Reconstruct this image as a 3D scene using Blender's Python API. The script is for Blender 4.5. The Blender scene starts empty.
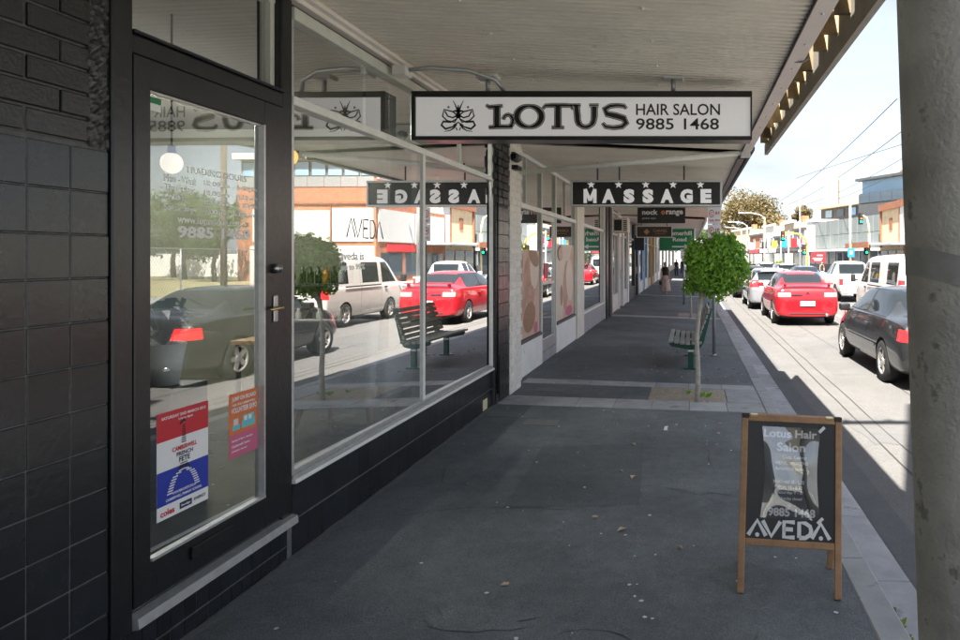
import bpy, bmesh, math, random
from mathutils import Vector, Matrix
R = math.radians
random.seed(7)
SC = bpy.context.scene
COL = SC.collection
# ------------------------------------------------------------------ camera
EYE = 1.72
cam_d = bpy.data.cameras.new('camera'); cam = bpy.data.objects.new('camera', cam_d); COL.objects.link(cam)
cam.location = (0, 0, EYE); cam.rotation_euler = (R(90), 0, 0)
cam_d.sensor_width = 36; cam_d.lens = 690/960*36
cam_d.shift_x = -210/960; cam_d.shift_y = -63/960
cam_d.clip_start = 0.05; cam_d.clip_end = 3000
SC.camera = cam
# ------------------------------------------------------------------ light
SUNV = Vector((-0.19, -0.60, 1.0)).normalized()
EL = math.asin(SUNV.z); AZ = math.atan2(SUNV.x, SUNV.y)
world = bpy.data.worlds.new('World'); SC.world = world; world.use_nodes = True
nt = world.node_tree; nt.nodes.clear()
wo = nt.nodes.new('ShaderNodeOutputWorld'); bg = nt.nodes.new('ShaderNodeBackground')
sky = nt.nodes.new('ShaderNodeTexSky'); sky.sky_type = 'NISHITA'; sky.sun_disc = False
sky.sun_elevation = EL; sky.sun_rotation = AZ
sky.air_density = 1.0; sky.dust_density = 1.5; sky.ozone_density = 1.0
bg.inputs['Strength'].default_value = 0.15
# thin broken cloud, thicker towards the horizon all the way round
tc = nt.nodes.new('ShaderNodeTexCoord'); mp = nt.nodes.new('ShaderNodeMapping'); mp.inputs['Scale'].default_value = (1, 1, 3.2)
nz = nt.nodes.new('ShaderNodeTexNoise'); nz.inputs['Scale'].default_value = 3.1; nz.inputs['Detail'].default_value = 7; nz.inputs['Roughness'].default_value = .55
rp = nt.nodes.new('ShaderNodeValToRGB'); rp.color_ramp.elements[0].position = .42; rp.color_ramp.elements[1].position = .72
rp.color_ramp.elements[0].color = (.92, .92, .92, 1); rp.color_ramp.elements[1].color = (.985, .985, .985, 1)
sx = nt.nodes.new('ShaderNodeSeparateXYZ')
hz = nt.nodes.new('ShaderNodeMapRange'); hz.inputs['From Min'].default_value = 0.0; hz.inputs['From Max'].default_value = .9
hz.inputs['To Min'].default_value = .97; hz.inputs['To Max'].default_value = 0.0
mxm = nt.nodes.new('ShaderNodeMath'); mxm.operation = 'MAXIMUM'
mix = nt.nodes.new('ShaderNodeMixRGB'); mix.inputs['Color2'].default_value = (.46, .485, .54, 1)
L = nt.links.new
L(tc.outputs['Generated'], mp.inputs['Vector']); L(mp.outputs['Vector'], nz.inputs['Vector']); L(nz.outputs['Fac'], rp.inputs['Fac'])
L(tc.outputs['Generated'], sx.inputs[0]); L(sx.outputs['Z'], hz.inputs['Value'])
L(rp.outputs['Color'], mxm.inputs[0]); L(hz.outputs['Result'], mxm.inputs[1]); L(mxm.outputs[0], mix.inputs['Fac'])
L(sky.outputs['Color'], mix.inputs['Color1']); L(mix.outputs['Color'], bg.inputs['Color']); L(bg.outputs[0], wo.inputs['Surface'])
sd = bpy.data.lights.new('sun', 'SUN'); sun = bpy.data.objects.new('sun', sd); COL.objects.link(sun)
sd.energy = 2.35; sd.angle = R(.5); sd.color = (1, .945, .86)
sun.rotation_euler = SUNV.to_track_quat('Z', 'Y').to_euler(); sun.location = (0, 0, 30)
vs = SC.view_settings; vs.view_transform = 'Standard'; vs.look = 'None'; vs.gamma = 1; vs.use_curve_mapping = False
vs.exposure = 3.4
SC.cycles.diffuse_bounces = 8; SC.cycles.max_bounces = 14; SC.cycles.transparent_max_bounces = 24; SC.cycles.caustics_reflective = False; SC.cycles.caustics_refractive = False
# ------------------------------------------------------------------ materials
def mat(name, col, rough=.6, metal=0, var=.12, scale=6, bump=0, bscale=60, rnd=0, spec=.5, coat=0, emit=None, estr=0, spots=None, trans=0):
    m = bpy.data.materials.new(name); m.use_nodes = True
    t = m.node_tree; b = t.nodes['Principled BSDF']
    b.inputs['Roughness'].default_value = rough; b.inputs['Metallic'].default_value = metal
    b.inputs['Specular IOR Level'].default_value = spec; b.inputs['Coat Weight'].default_value = coat
    b.inputs['Coat Roughness'].default_value = .04
    c = (*col, 1)
    b.inputs['Base Color'].default_value = c
    pos = t.nodes.new('ShaderNodeNewGeometry')
    last = None
    if var:
        n = t.nodes.new('ShaderNodeTexNoise'); n.inputs['Scale'].default_value = scale; n.inputs['Detail'].default_value = 6; n.inputs['Roughness'].default_value = .6
        t.links.new(pos.outputs['Position'], n.inputs['Vector'])
        r = t.nodes.new('ShaderNodeMapRange'); r.inputs['From Min'].default_value = .25; r.inputs['From Max'].default_value = .75
        r.inputs['To Min'].default_value = 1-var; r.inputs['To Max'].default_value = 1+var
        t.links.new(n.outputs['Fac'], r.inputs['Value'])
        last = r.outputs['Result']
    if rnd:
        oi = t.nodes.new('ShaderNodeObjectInfo')
        r2 = t.nodes.new('ShaderNodeMapRange'); r2.inputs['To Min'].default_value = 1-rnd; r2.inputs['To Max'].default_value = 1+rnd
        t.links.new(oi.outputs['Random'], r2.inputs['Value'])
        if last:
            mm = t.nodes.new('ShaderNodeMath'); mm.operation = 'MULTIPLY'
            t.links.new(last, mm.inputs[0]); t.links.new(r2.outputs['Result'], mm.inputs[1]); last = mm.outputs[0]
        else: last = r2.outputs['Result']
    out = None
    if last:
        vm = t.nodes.new('ShaderNodeVectorMath'); vm.operation = 'SCALE'; vm.inputs[0].default_value = col
        t.links.new(last, vm.inputs['Scale']); out = vm.outputs['Vector']
    if spots:       # (colour, scale, threshold, amount): chipped or dirty patches with a shape of their own
        sc_, ss, th, am = spots
        n2 = t.nodes.new('ShaderNodeTexNoise'); n2.inputs['Scale'].default_value = ss; n2.inputs['Detail'].default_value = 8; n2.inputs['Roughness'].default_value = .65
        t.links.new(pos.outputs['Position'], n2.inputs['Vector'])
        r3 = t.nodes.new('ShaderNodeMapRange'); r3.inputs['From Min'].default_value = th; r3.inputs['From Max'].default_value = th+.05; r3.inputs['To Max'].default_value = am
        t.links.new(n2.outputs['Fac'], r3.inputs['Value'])
        mx = t.nodes.new('ShaderNodeMixRGB'); mx.inputs['Color2'].default_value = (*sc_, 1); mx.inputs['Color1'].default_value = c
        if out: t.links.new(out, mx.inputs['Color1'])
        t.links.new(r3.outputs['Result'], mx.inputs['Fac']); out = mx.outputs['Color']
    if out: t.links.new(out, b.inputs['Base Color'])
    if bump:
        n3 = t.nodes.new('ShaderNodeTexNoise'); n3.inputs['Scale'].default_value = bscale; n3.inputs['Detail'].default_value = 4
        t.links.new(pos.outputs['Position'], n3.inputs['Vector'])
        bp = t.nodes.new('ShaderNodeBump'); bp.inputs['Strength'].default_value = bump; bp.inputs['Distance'].default_value = .01
        t.links.new(n3.outputs['Fac'], bp.inputs['Height']); t.links.new(bp.outputs['Normal'], b.inputs['Normal'])
    if emit:
        b.inputs['Emission Color'].default_value = (*emit, 1); b.inputs['Emission Strength'].default_value = estr
    return m
def asphalt(name, col, speck, crack=.0, patch=.25, rough=.85):
    m = bpy.data.materials.new(name); m.use_nodes = True
    t = m.node_tree; b = t.nodes['Principled BSDF']; b.inputs['Roughness'].default_value = rough
    b.inputs['Specular IOR Level'].default_value = .35
    pos = t.nodes.new('ShaderNodeNewGeometry')
    def noise(s, d=5, r=.6):
        n = t.nodes.new('ShaderNodeTexNoise'); n.inputs['Scale'].default_value = s; n.inputs['Detail'].default_value = d; n.inputs['Roughness'].default_value = r
        t.links.new(pos.outputs['Position'], n.inputs['Vector']); return n.outputs['Fac']
    def rng(v, a, c_, d, e):
        r = t.nodes.new('ShaderNodeMapRange'); r.inputs['From Min'].default_value = a; r.inputs['From Max'].default_value = c_
        r.inputs['To Min'].default_value = d; r.inputs['To Max'].default_value = e; t.links.new(v, r.inputs['Value']); return r.outputs['Result']
    def mul(a, c_):
        q = t.nodes.new('ShaderNodeMath'); q.operation = 'MULTIPLY'; t.links.new(a, q.inputs[0]); t.links.new(c_, q.inputs[1]); return q.outputs[0]
    big = rng(noise(.9, 6), .3, .7, 1-patch, 1+patch); mid = rng(noise(9, 6, .7), .3, .7, 1-patch*.6, 1+patch*.6)
    fine = rng(noise(130, 3), .3, .7, .6, 1.5)
    k = mul(mul(big, mid), fine)
    vm = t.nodes.new('ShaderNodeVectorMath'); vm.operation = 'SCALE'; vm.inputs[0].default_value = col; t.links.new(k, vm.inputs['Scale'])
    vo = t.nodes.new('ShaderNodeTexVoronoi'); vo.inputs['Scale'].default_value = 95; t.links.new(pos.outputs['Position'], vo.inputs['Vector'])
    sp = rng(vo.outputs['Distance'], .10, .17, 1, 0)
    gate = rng(noise(38, 2), .52, .62, 0, 1)
    mx = t.nodes.new('ShaderNodeMixRGB'); t.links.new(mul(sp, gate), mx.inputs['Fac']); t.links.new(vm.outputs['Vector'], mx.inputs['Color1']); mx.inputs['Color2'].default_value = (*speck, 1)
    t.links.new(mx.outputs['Color'], b.inputs['Base Color'])
    bp = t.nodes.new('ShaderNodeBump'); bp.inputs['Strength'].default_value = .55; bp.inputs['Distance'].default_value = .006
    t.links.new(noise(140, 3), bp.inputs['Height']); t.links.new(bp.outputs['Normal'], b.inputs['Normal'])
    return m
def glass(name, tint=(.93, .97, .95), k=3.3, base=.06, rough=0.0):
    m = bpy.data.materials.new(name); m.use_nodes = True
    t = m.node_tree; t.nodes.clear()
    o = t.nodes.new('ShaderNodeOutputMaterial'); mx = t.nodes.new('ShaderNodeMixShader')
    tr = t.nodes.new('ShaderNodeBsdfTransparent'); tr.inputs['Color'].default_value = (*tint, 1)
    gl = t.nodes.new('ShaderNodeBsdfGlossy'); gl.inputs['Roughness'].default_value = rough; gl.inputs['Color'].default_value = (1, 1, 1, 1)
    ge = t.nodes.new('ShaderNodeNewGeometry'); dt = t.nodes.new('ShaderNodeVectorMath'); dt.operation = 'DOT_PRODUCT'
    t.links.new(ge.outputs['Normal'], dt.inputs[0]); t.links.new(ge.outputs['Incoming'], dt.inputs[1])
    ab = t.nodes.new('ShaderNodeMath'); ab.operation = 'ABSOLUTE'; t.links.new(dt.outputs['Value'], ab.inputs[0])
    om = t.nodes.new('ShaderNodeMath'); om.operation = 'SUBTRACT'; om.inputs[0].default_value = 1; t.links.new(ab.outputs[0], om.inputs[1])
    pw = t.nodes.new('ShaderNodeMath'); pw.operation = 'POWER'; pw.inputs[1].default_value = 3.0; t.links.new(om.outputs[0], pw.inputs[0])
    ma = t.nodes.new('ShaderNodeMath'); ma.operation = 'MULTIPLY_ADD'; ma.inputs[1].default_value = k; ma.inputs[2].default_value = base; ma.use_clamp = True
    t.links.new(pw.outputs[0], ma.inputs[0]); t.links.new(ma.outputs[0], mx.inputs['Fac'])
    t.links.new(tr.outputs[0], mx.inputs[1]); t.links.new(gl.outputs[0], mx.inputs[2]); t.links.new(mx.outputs[0], o.inputs['Surface'])
    return m
M = {}
def am(k, *a, **kw): M[k] = mat(k, *a, **kw)
M['path'] = asphalt('path_asphalt', (.112, .124, .129), (.36, .37, .37), patch=.28, rough=.8)
M['road'] = asphalt('road_asphalt', (.108, .105, .101), (.175, .175, .17), patch=.1)
M['roadworn'] = asphalt('road_worn', (.10, .099, .097), (.18, .18, .175), patch=.15)
M['roadshade'] = asphalt('road_shade', (.085, .087, .09), (.2, .2, .2), patch=.15)  # darker, bluer asphalt: shade beside the channel put into the colour
am('concrete', (.32, .325, .33), .85, var=.2, scale=5, bump=.25, bscale=150, rnd=.12, spots=((.10, .10, .10), 4, .6, .5))
am('concrete_lt', (.29, .295, .295), .85, var=.2, scale=5, bump=.25, bscale=150, rnd=.1, spots=((.13, .13, .13), 5, .58, .5))
am('joint', (.03, .03, .03), .9)
am('cover', (.13, .135, .135), .7, var=.25, scale=20, bump=.4, bscale=90)
M['pathpatch'] = asphalt('path_patch', (.092, .101, .105), (.24, .25, .25), patch=.2, rough=.8)
M['pathstain'] = asphalt('path_stain', (.125, .137, .141), (.34, .34, .34), patch=.25, rough=.85)
am('soil', (.32, .27, .21), .95, var=.35, scale=25, bump=.8, bscale=90, spots=((.16, .12, .08), 30, .58, .8))
am('far_ground', (.2, .2, .17), .9, var=.3, scale=.2)
am('blacktile', (.014, .016, .019), .24, var=.3, scale=14, bump=.1, bscale=40, rnd=.25, spots=((.09, .1, .11), 26, .72, .45))
am('grout', (.10, .104, .106), .8, var=.4, scale=20)
am('blackbrick', (.012, .013, .0145), .34, var=.3, scale=20, bump=.16, bscale=70, rnd=.25, spots=((.16, .15, .14), 45, .70, .7))
am('blackmortar', (.07, .069, .064), .75, var=.5, scale=25, bump=.5, bscale=80)
am('blackpaint', (.010, .0115, .013), .3, var=.3, scale=12, bump=.12, bscale=30, spots=((.2, .2, .19), 30, .77, .7))
am('alu', (.55, .56, .55), .35, .6, var=.15, scale=20, spots=((.25, .25, .24), 30, .66, .6))
am('whiteframe', (.78, .79, .76), .45, var=.1, scale=15, spots=((.35, .34, .3), 20, .68, .5))
am('paleframe', (.60, .62, .56), .5, var=.12, scale=10)
am('steel', (.45, .45, .45), .3, 1, var=.1)
am('brass', (.55, .42, .2), .3, 1, var=.1)
am('ceiling', (.86, .815, .71), .35, var=.08, scale=2, rnd=.03, spots=((.36, .34, .31), 2.5, .62, .35))
am('strip', (.80, .75, .70), .5, var=.08, scale=3)
am('screw', (.75, .75, .73), .4, .3, var=0)
am('fascia', (.36, .34, .29), .7, var=.2, scale=4)
am('wood_dark', (.20, .15, .085), .75, var=.3, scale=14)
am('wood', (.50, .37, .20), .6, var=.3, scale=16)
am('aframe_wood', (.37, .205, .10), .5, var=.28, scale=18, bump=.15, bscale=40)
am('pale_wood', (.55, .38, .22), .5, var=.15, scale=14)
am('signwhite', (.72, .71, .70), .3, var=.05, scale=3, coat=.4, emit=(1, .975, .97), estr=.022)  # faint emission added to lift the brightness of the sign face
am('letterglow', (.75, .74, .73), .4, var=.05, scale=3, emit=(1, .975, .97), estr=.028)  # glow added so the white letters and stars come out brighter
am('signblack', (.008, .009, .009), .3, var=.15, scale=8)
am('white', (.78, .78, .77), .5, var=.04)
am('lettergrey', (.62, .6, .6), .5, var=.05)
am('black', (.01, .01, .011), .45, var=.1)
am('charcoal', (.018, .019, .021), .4, var=.15, scale=10)
am('plasticw', (.7, .7, .68), .4, var=.05)
am('polecon', (.40, .39, .36), .85, var=.35, scale=3.5, bump=.5, bscale=70, spots=((.15, .145, .125), 7, .60, .75))
am('polepaint', (.30, .30, .29), .8, var=.25, scale=8)
am('galv', (.42, .44, .44), .45, .7, var=.15, scale=12)
am('green', (.008, .075, .045), .4, var=.1)
am('slat', (.34, .35, .32), .7, var=.25, scale=20, rnd=.15)
am('bark', (.42, .39, .34), .85, var=.3, scale=25, bump=.5, bscale=60)
am('barkdk', (.12, .09, .065), .9, var=.3, scale=5)
am('whitewall', (.80, .80, .765), .75, var=.1, scale=3, bump=.2, bscale=60, spots=((.42, .40, .36), 3, .62, .5))
am('cream', (.73, .69, .60), .75, var=.12, scale=4, bump=.2, bscale=50)
am('whitebrick', (.76, .735, .68), .7, var=.12, scale=20, bump=.4, bscale=60, rnd=.06)
am('greywall', (.33, .33, .35), .7, var=.12, scale=4)
am('greydark', (.06, .063, .067), .5, var=.15, scale=4)
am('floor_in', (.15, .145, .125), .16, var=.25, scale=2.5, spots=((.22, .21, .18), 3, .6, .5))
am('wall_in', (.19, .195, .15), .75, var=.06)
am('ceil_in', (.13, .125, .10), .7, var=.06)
am('chairgrey', (.78, .80, .81), .8, var=.1, scale=60, bump=.3, bscale=300)
am('hessian', (.36, .27, .16), .9, var=.25, scale=60, bump=.6, bscale=200)
am('redcloth', (.32, .02, .03), .7, var=.2)
am('brown', (.12, .035, .015), .35, var=.2)
am('amber', (.45, .2, .03), .2, var=.1)
am('bottle', (.02, .022, .018), .15, var=0)
am('bottle_lt', (.62, .63, .58), .3, var=0)
am('lamp_w', (.8, .78, .72), .4, var=0, emit=(1, .86, .68), estr=.09)
am('lamp_o', (.6, .25, .05), .4, var=0, emit=(1, .38, .06), estr=.3)
am('tube', (.8, .8, .78), .4, var=0, emit=(1, .97, .9), estr=14)
am('tyre', (.012, .012, .013), .8, var=.2, scale=30)
am('rim', (.52, .50, .48), .35, .7, var=.1)
am('well', (.006, .006, .006), .9, var=0)
am('cglass', (.012, .016, .018), .03, var=0, spec=.5)
am('seam', (.004, .004, .004), .8, var=0)
am('trim', (.015, .015, .016), .5, var=0)
am('chrome', (.7, .7, .7), .12, 1, var=0)
am('tail', (.55, .008, .012), .15, var=0, coat=1, emit=(1, .03, .03), estr=.25)
am('tailw', (.70, .38, .30), .15, var=0, coat=1)
am('amberlens', (.75, .25, .03), .15, var=0, coat=1)
am('plate', (.7, .72, .7), .4, var=.05)
for k, c, me in (('p_red', (.40, .005, .012), .1), ('p_black', (.014, .015, .016), 0), ('p_silver', (.38, .40, .42), .7), ('p_white', (.75, .75, .74), 0), ('p_blue', (.10, .15, .25), .4), ('p_grey', (.13, .13, .14), .6), ('p_dkred', (.3, .01, .02), .2), ('p_van', (.62, .60, .55), .1)):
    am(k, c, .42, me, var=.03, scale=3, coat=1, spec=.3)
am('skin', (.50, .30, .22), .6, var=.25, scale=5); am('skin2', (.62, .42, .33), .6, var=.22, scale=4); am('skin3', (.40, .24, .18), .6, var=.25, scale=5)
am('hair', (.05, .03, .02), .7, var=.2); am('topblk', (.015, .016, .015), .8, var=.2)
am('skirt', (.55, .40, .33), .85, var=.1, scale=12, spots=((.42, .08, .12), 9, .55, .9))
am('red', (.55, .02, .03), .5, var=.05); am('blue', (.01, .035, .36), .5, var=.05); am('navy', (.01, .015, .06), .5, var=0)
am('orange', (.66, .17, .05), .5, var=.05); am('pink', (.55, .12, .22), .5, var=.05); am('teal', (.15, .5, .55), .5, var=0)
am('decal', (.72, .72, .70), .5, var=0); am('decalgrey', (.09, .09, .09), .5, var=0)
am('signgreen', (.005, .20, .075), .4, var=.05); am('skyblue', (.02, .22, .55), .4, var=.05)
am('brownsign', (.035, .022, .015), .5, var=.1); am('gold', (.42, .27, .12), .4, var=0)
am('rust', (.26, .10, .05), .85, var=.4, scale=3); am('render', (.58, .45, .28), .85, var=.2, scale=1.2, spots=((.3, .14, .07), 1.5, .6, .6))
am('redbrick', (.36, .14, .075), .85, var=.35, scale=2.5, bump=.3, bscale=20)
am('panelgrey', (.15, .17, .17), .5, var=.1, scale=.5, rnd=.12); am('panelwhite', (.55, .55, .53), .6, var=.05)
am('farglass', (.05, .07, .09), .08, var=0, spec=.8); am('bluewin', (.25, .40, .55), .1, var=0)
am('tan', (.5, .38, .25), .8, var=.1, scale=.3); am('yellow', (.62, .42, .05), .5, var=.1); am('paleyellow', (.66, .58, .35), .6, var=.1)
am('lensgreen', (.0, .5, .2), .3, var=0, emit=(0, 1, .4), estr=1.5)
am('rooftin', (.4, .41, .42), .5, .3, var=.1)
am('grass', (.28, .25, .12), .95, var=.4, scale=3)
am('graffiti', (.10, .35, .55), .7, var=.2)
def leafmat(k, col, var, sc):
    m = mat(k, col, .45, var=var, scale=sc, spec=.4); M[k] = m
    t = m.node_tree; b = t.nodes['Principled BSDF']; b.inputs['Subsurface Weight'].default_value = 0
    tr = t.nodes.new('ShaderNodeBsdfTranslucent'); tr.inputs['Color'].default_value = (col[0]*1.3, col[1]*1.4, col[2], 1)
    mx = t.nodes.new('ShaderNodeMixShader'); mx.inputs['Fac'].default_value = .25; o = t.nodes['Material Output']
    t.links.new(b.outputs[0], mx.inputs[1]); t.links.new(tr.outputs[0], mx.inputs[2]); t.links.new(mx.outputs[0], o.inputs['Surface'])
leafmat('leaf', (.20, .38, .045), .75, 16); leafmat('leaf_far', (.135, .105, .045), .4, 1.2); leafmat('leaf_mid', (.06, .10, .03), .4, 1.2); leafmat('leaf_yel', (.2, .28, .03), .3, 5)
M['glass'] = glass('shop_glass'); M['glass2'] = glass('shop_glass_far', k=2.6, base=.1)
M['film'] = glass('poster_film', (.97, .97, .97), k=1.2, base=.18, rough=.03)
# ------------------------------------------------------------------ builders
class MB:
    def __init__(s): s.v = []; s.f = []; s.sm = False
    def add(s, vs, fs):
        n = len(s.v); s.v += [Vector(p) for p in vs]; s.f += [tuple(i+n for i in f) for f in fs]; return s
    def box(s, x0, x1, y0, y1, z0, z1):
        return s.add([(x0,y0,z0),(x1,y0,z0),(x1,y1,z0),(x0,y1,z0),(x0,y0,z1),(x1,y0,z1),(x1,y1,z1),(x0,y1,z1)],
                     [(3,2,1,0),(4,5,6,7),(0,1,5,4),(1,2,6,5),(2,3,7,6),(3,0,4,7)])
    def bbox(s, x0, x1, y0, y1, z0, z1, b=.004):
        bm = bmesh.new(); bmesh.ops.create_cube(bm, size=1)
        for v in bm.verts: v.co = Vector(((x0+x1)/2+v.co.x*(x1-x0), (y0+y1)/2+v.co.y*(y1-y0), (z0+z1)/2+v.co.z*(z1-z0)))
        bmesh.ops.bevel(bm, geom=bm.edges[:], offset=b, segments=1, affect='EDGES')
        bm.verts.index_update(); s.add([v.co.copy() for v in bm.verts], [tuple(v.index for v in f.verts) for f in bm.faces]); bm.free(); return s
    def cyl(s, p0, p1, r0, r1=None, n=12, cap=True):
        r1 = r0 if r1 is None else r1
        p0 = Vector(p0); p1 = Vector(p1); d = (p1-p0).normalized()
        a = d.orthogonal().normalized(); b = d.cross(a)
        vs = [p0+(a*math.cos(2*math.pi*i/n)+b*math.sin(2*math.pi*i/n))*r0 for i in range(n)]+[p1+(a*math.cos(2*math.pi*i/n)+b*math.sin(2*math.pi*i/n))*r1 for i in range(n)]
        fs = [(i, (i+1) % n, n+(i+1) % n, n+i) for i in range(n)]
        if cap: fs += [tuple(range(n-1, -1, -1)), tuple(range(n, 2*n))]
        return s.add(vs, fs)
    def tube(s, pts, r, n=8):
        pts = [Vector(p) for p in pts]; rs = r if isinstance(r, (list, tuple)) else [r]*len(pts)
        vs = []; fs = []
        a = None
        for i, p in enumerate(pts):
            d = (pts[min(i+1, len(pts)-1)]-pts[max(i-1, 0)]).normalized()
            a = d.orthogonal().normalized() if a is None else (a-d*a.dot(d)).normalized()
            b = d.cross(a)
            vs += [p+(a*math.cos(2*math.pi*k/n)+b*math.sin(2*math.pi*k/n))*rs[i] for k in range(n)]
        for i in range(len(pts)-1):
            for k in range(n): fs.append((i*n+k, i*n+(k+1) % n, (i+1)*n+(k+1) % n, (i+1)*n+k))
        fs += [tuple(range(n-1, -1, -1)), tuple((len(pts)-1)*n+k for k in range(n))]
        return s.add(vs, fs)
    def prism(s, poly, o, u, w, d):      # polygon (a,b) placed at o + a*u + b*w, extruded by vector d
        o = Vector(o); u = Vector(u); w = Vector(w); d = Vector(d); n = len(poly)
        vs = [o+u*a+w*b for a, b in poly]; vs += [p+d for p in vs]
        return s.add(vs, [tuple(range(n)), tuple(range(2*n-1, n-1, -1))]+[(i, i+n, (i+1) % n+n, (i+1) % n) for i in range(n)])
    def quad(s, a, b, c, d): return s.add([a, b, c, d], [(0, 1, 2, 3)])
    def lathe(s, prof, c=(0, 0, 0), n=20, axis='z'):   # prof: (r, h)
        vs = []; fs = []
        for r, h in prof:
            for k in range(n):
                ca, sa = math.cos(2*math.pi*k/n)*r, math.sin(2*math.pi*k/n)*r
                vs.append(Vector(c)+(Vector((ca, sa, h)) if axis == 'z' else Vector((h, ca, sa))))
        for i in range(len(prof)-1):
            for k in range(n): fs.append((i*n+k, i*n+(k+1) % n, (i+1)*n+(k+1) % n, (i+1)*n+k))
        return s.add(vs, fs)
    def ball(s, c, rx, ry=None, rz=None, n=14, m=9):
        ry = ry or rx; rz = rz or rx
        vs = [Vector(c)+Vector((0, 0, -rz))]; fs = []
        for j in range(1, m):
            t = -math.pi/2+math.pi*j/m
            for k in range(n): vs.append(Vector(c)+Vector((rx*math.cos(t)*math.cos(2*math.pi*k/n), ry*math.cos(t)*math.sin(2*math.pi*k/n), rz*math.sin(t))))
        vs.append(Vector(c)+Vector((0, 0, rz)))
        for k in range(n): fs.append((0, 1+(k+1) % n, 1+k))
        for j in range(m-2):
            for k in range(n): fs.append((1+j*n+k, 1+j*n+(k+1) % n, 1+(j+1)*n+(k+1) % n, 1+(j+1)*n+k))
        e = len(vs)-1
        for k in range(n): fs.append((1+(m-2)*n+k, 1+(m-2)*n+(k+1) % n, e))
        return s.add(vs, fs)
    def stroke(s, pts, w, o, u, up, closed=False):   # flat ribbon along 2-D points with width(s) w, laid in the plane o,u,up
        o = Vector(o); u = Vector(u); up = Vector(up); n = len(pts); ws = w if isinstance(w, (list, tuple)) else [w]*n
        vs = []
        for i in range(n):
            a = pts[(i-1) % n] if (closed or i) else pts[0]; b = pts[(i+1) % n] if (closed or i < n-1) else pts[-1]
            dx, dy = b[0]-a[0], b[1]-a[1]; l = math.hypot(dx, dy) or 1; nx, ny = -dy/l, dx/l
            for sg in (1, -1): vs.append(o+u*(pts[i][0]+sg*nx*ws[i]/2)+up*(pts[i][1]+sg*ny*ws[i]/2))
        fs = [(2*i, 2*i+1, (2*i+3) % (2*n), (2*i+2) % (2*n)) for i in range(n if closed else n-1)]
        return s.add(vs, fs)
    def mesh(s, name, m, off=Vector((0, 0, 0)), smooth=False):
        me = bpy.data.meshes.new(name); me.from_pydata([p-off for p in s.v], [], s.f)
        if m: me.materials.append(M[m] if isinstance(m, str) else m)
        if smooth:
            me.polygons.foreach_set('use_smooth', [True]*len(me.polygons))
        me.update(); return me
    def build(s, name, m, parent=None, smooth=False):
        off = wloc(parent) if parent else Vector((0, 0, 0))
        o = bpy.data.objects.new(name, s.mesh(name, m, off, smooth)); COL.objects.link(o)
        if parent: o.parent = parent
        return o
def wloc(o):
    p = Vector((0, 0, 0))
    while o: p += Vector(o.location); o = o.parent
    return p
def fixn(o):
    bm = bmesh.new(); bm.from_mesh(o.data); bmesh.ops.recalc_face_normals(bm, faces=bm.faces); bm.to_mesh(o.data); bm.free(); return o
def tag(o, label=None, cat=None, group=None, kind=None):
    if label: o['label'] = label
    if cat: o['category'] = cat
    if group: o['group'] = group
    if kind: o['kind'] = kind
    return o
def thing(name, loc, label, cat, group=None):
    e = bpy.data.objects.new(name, None); COL.objects.link(e); e.location = loc; e.empty_display_size = .2
    return tag(e, label, cat, group)
def struct(name, mb, m): return tag(mb.build(name, m), kind='structure')
def piece(name, me, parent, p, scale=None, rot=None):   # shares mesh data
    o = bpy.data.objects.new(name, me); COL.objects.link(o); o.parent = parent
    o.location = Vector(p)-wloc(parent)
    if scale: o.scale = scale
    if rot: o.rotation_euler = rot
    return o
def copy_tree(o, parent=None):
    c = o.copy(); COL.objects.link(c); c.parent = parent
    for ch in list(o.children): copy_tree(ch, c)
    return c
_dg = None
def text(name, s, m, parent, o, ux, up, w=None, h=None, bold=0.0, sp=1.0, shear=0, gap=.0, res=3):
    cu = bpy.data.curves.new('t', 'FONT'); cu.body = s; cu.size = 1; cu.offset = bold; cu.space_character = sp; cu.resolution_u = res; cu.shear = shear
    ob = bpy.data.objects.new('t', cu); COL.objects.link(ob)
    dg = bpy.context.evaluated_depsgraph_get()
    me = bpy.data.meshes.new_from_object(ob.evaluated_get(dg)); bpy.data.objects.remove(ob); bpy.data.curves.remove(cu)
    xs = [v.co.x for v in me.vertices]; ys = [v.co.y for v in me.vertices]
    x0, x1, y0, y1 = min(xs), max(xs), min(ys), max(ys)
    if w is None: w = h*(x1-x0)/(y1-y0)
    if h is None: h = w*(y1-y0)/(x1-x0)
    o = Vector(o); ux = Vector(ux); up = Vector(up); off = wloc(parent) if parent else Vector((0, 0, 0))
    for v in me.vertices: v.co = o+ux*((v.co.x-x0)/(x1-x0)*w)+up*((v.co.y-y0)/(y1-y0)*h)-off
    me.materials.clear(); me.materials.append(M[m]); me.name = name
    ob = bpy.data.objects.new(name, me); COL.objects.link(ob); ob.parent = parent
    return ob
def unit_box(b=.0):
    m = MB()
    if b: m.bbox(-.5, .5, -.5, .5, -.5, .5, b)
    else: m.box(-.5, .5, -.5, .5, -.5, .5)
    return m
def pz(x): return -.034*x          # footpath falls towards the kerb
# ================================================================== SETTING
W = -2.19
struct('ground', MB().box(-900, 900, -300, 1500, -1.0, -.22), 'far_ground')
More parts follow.
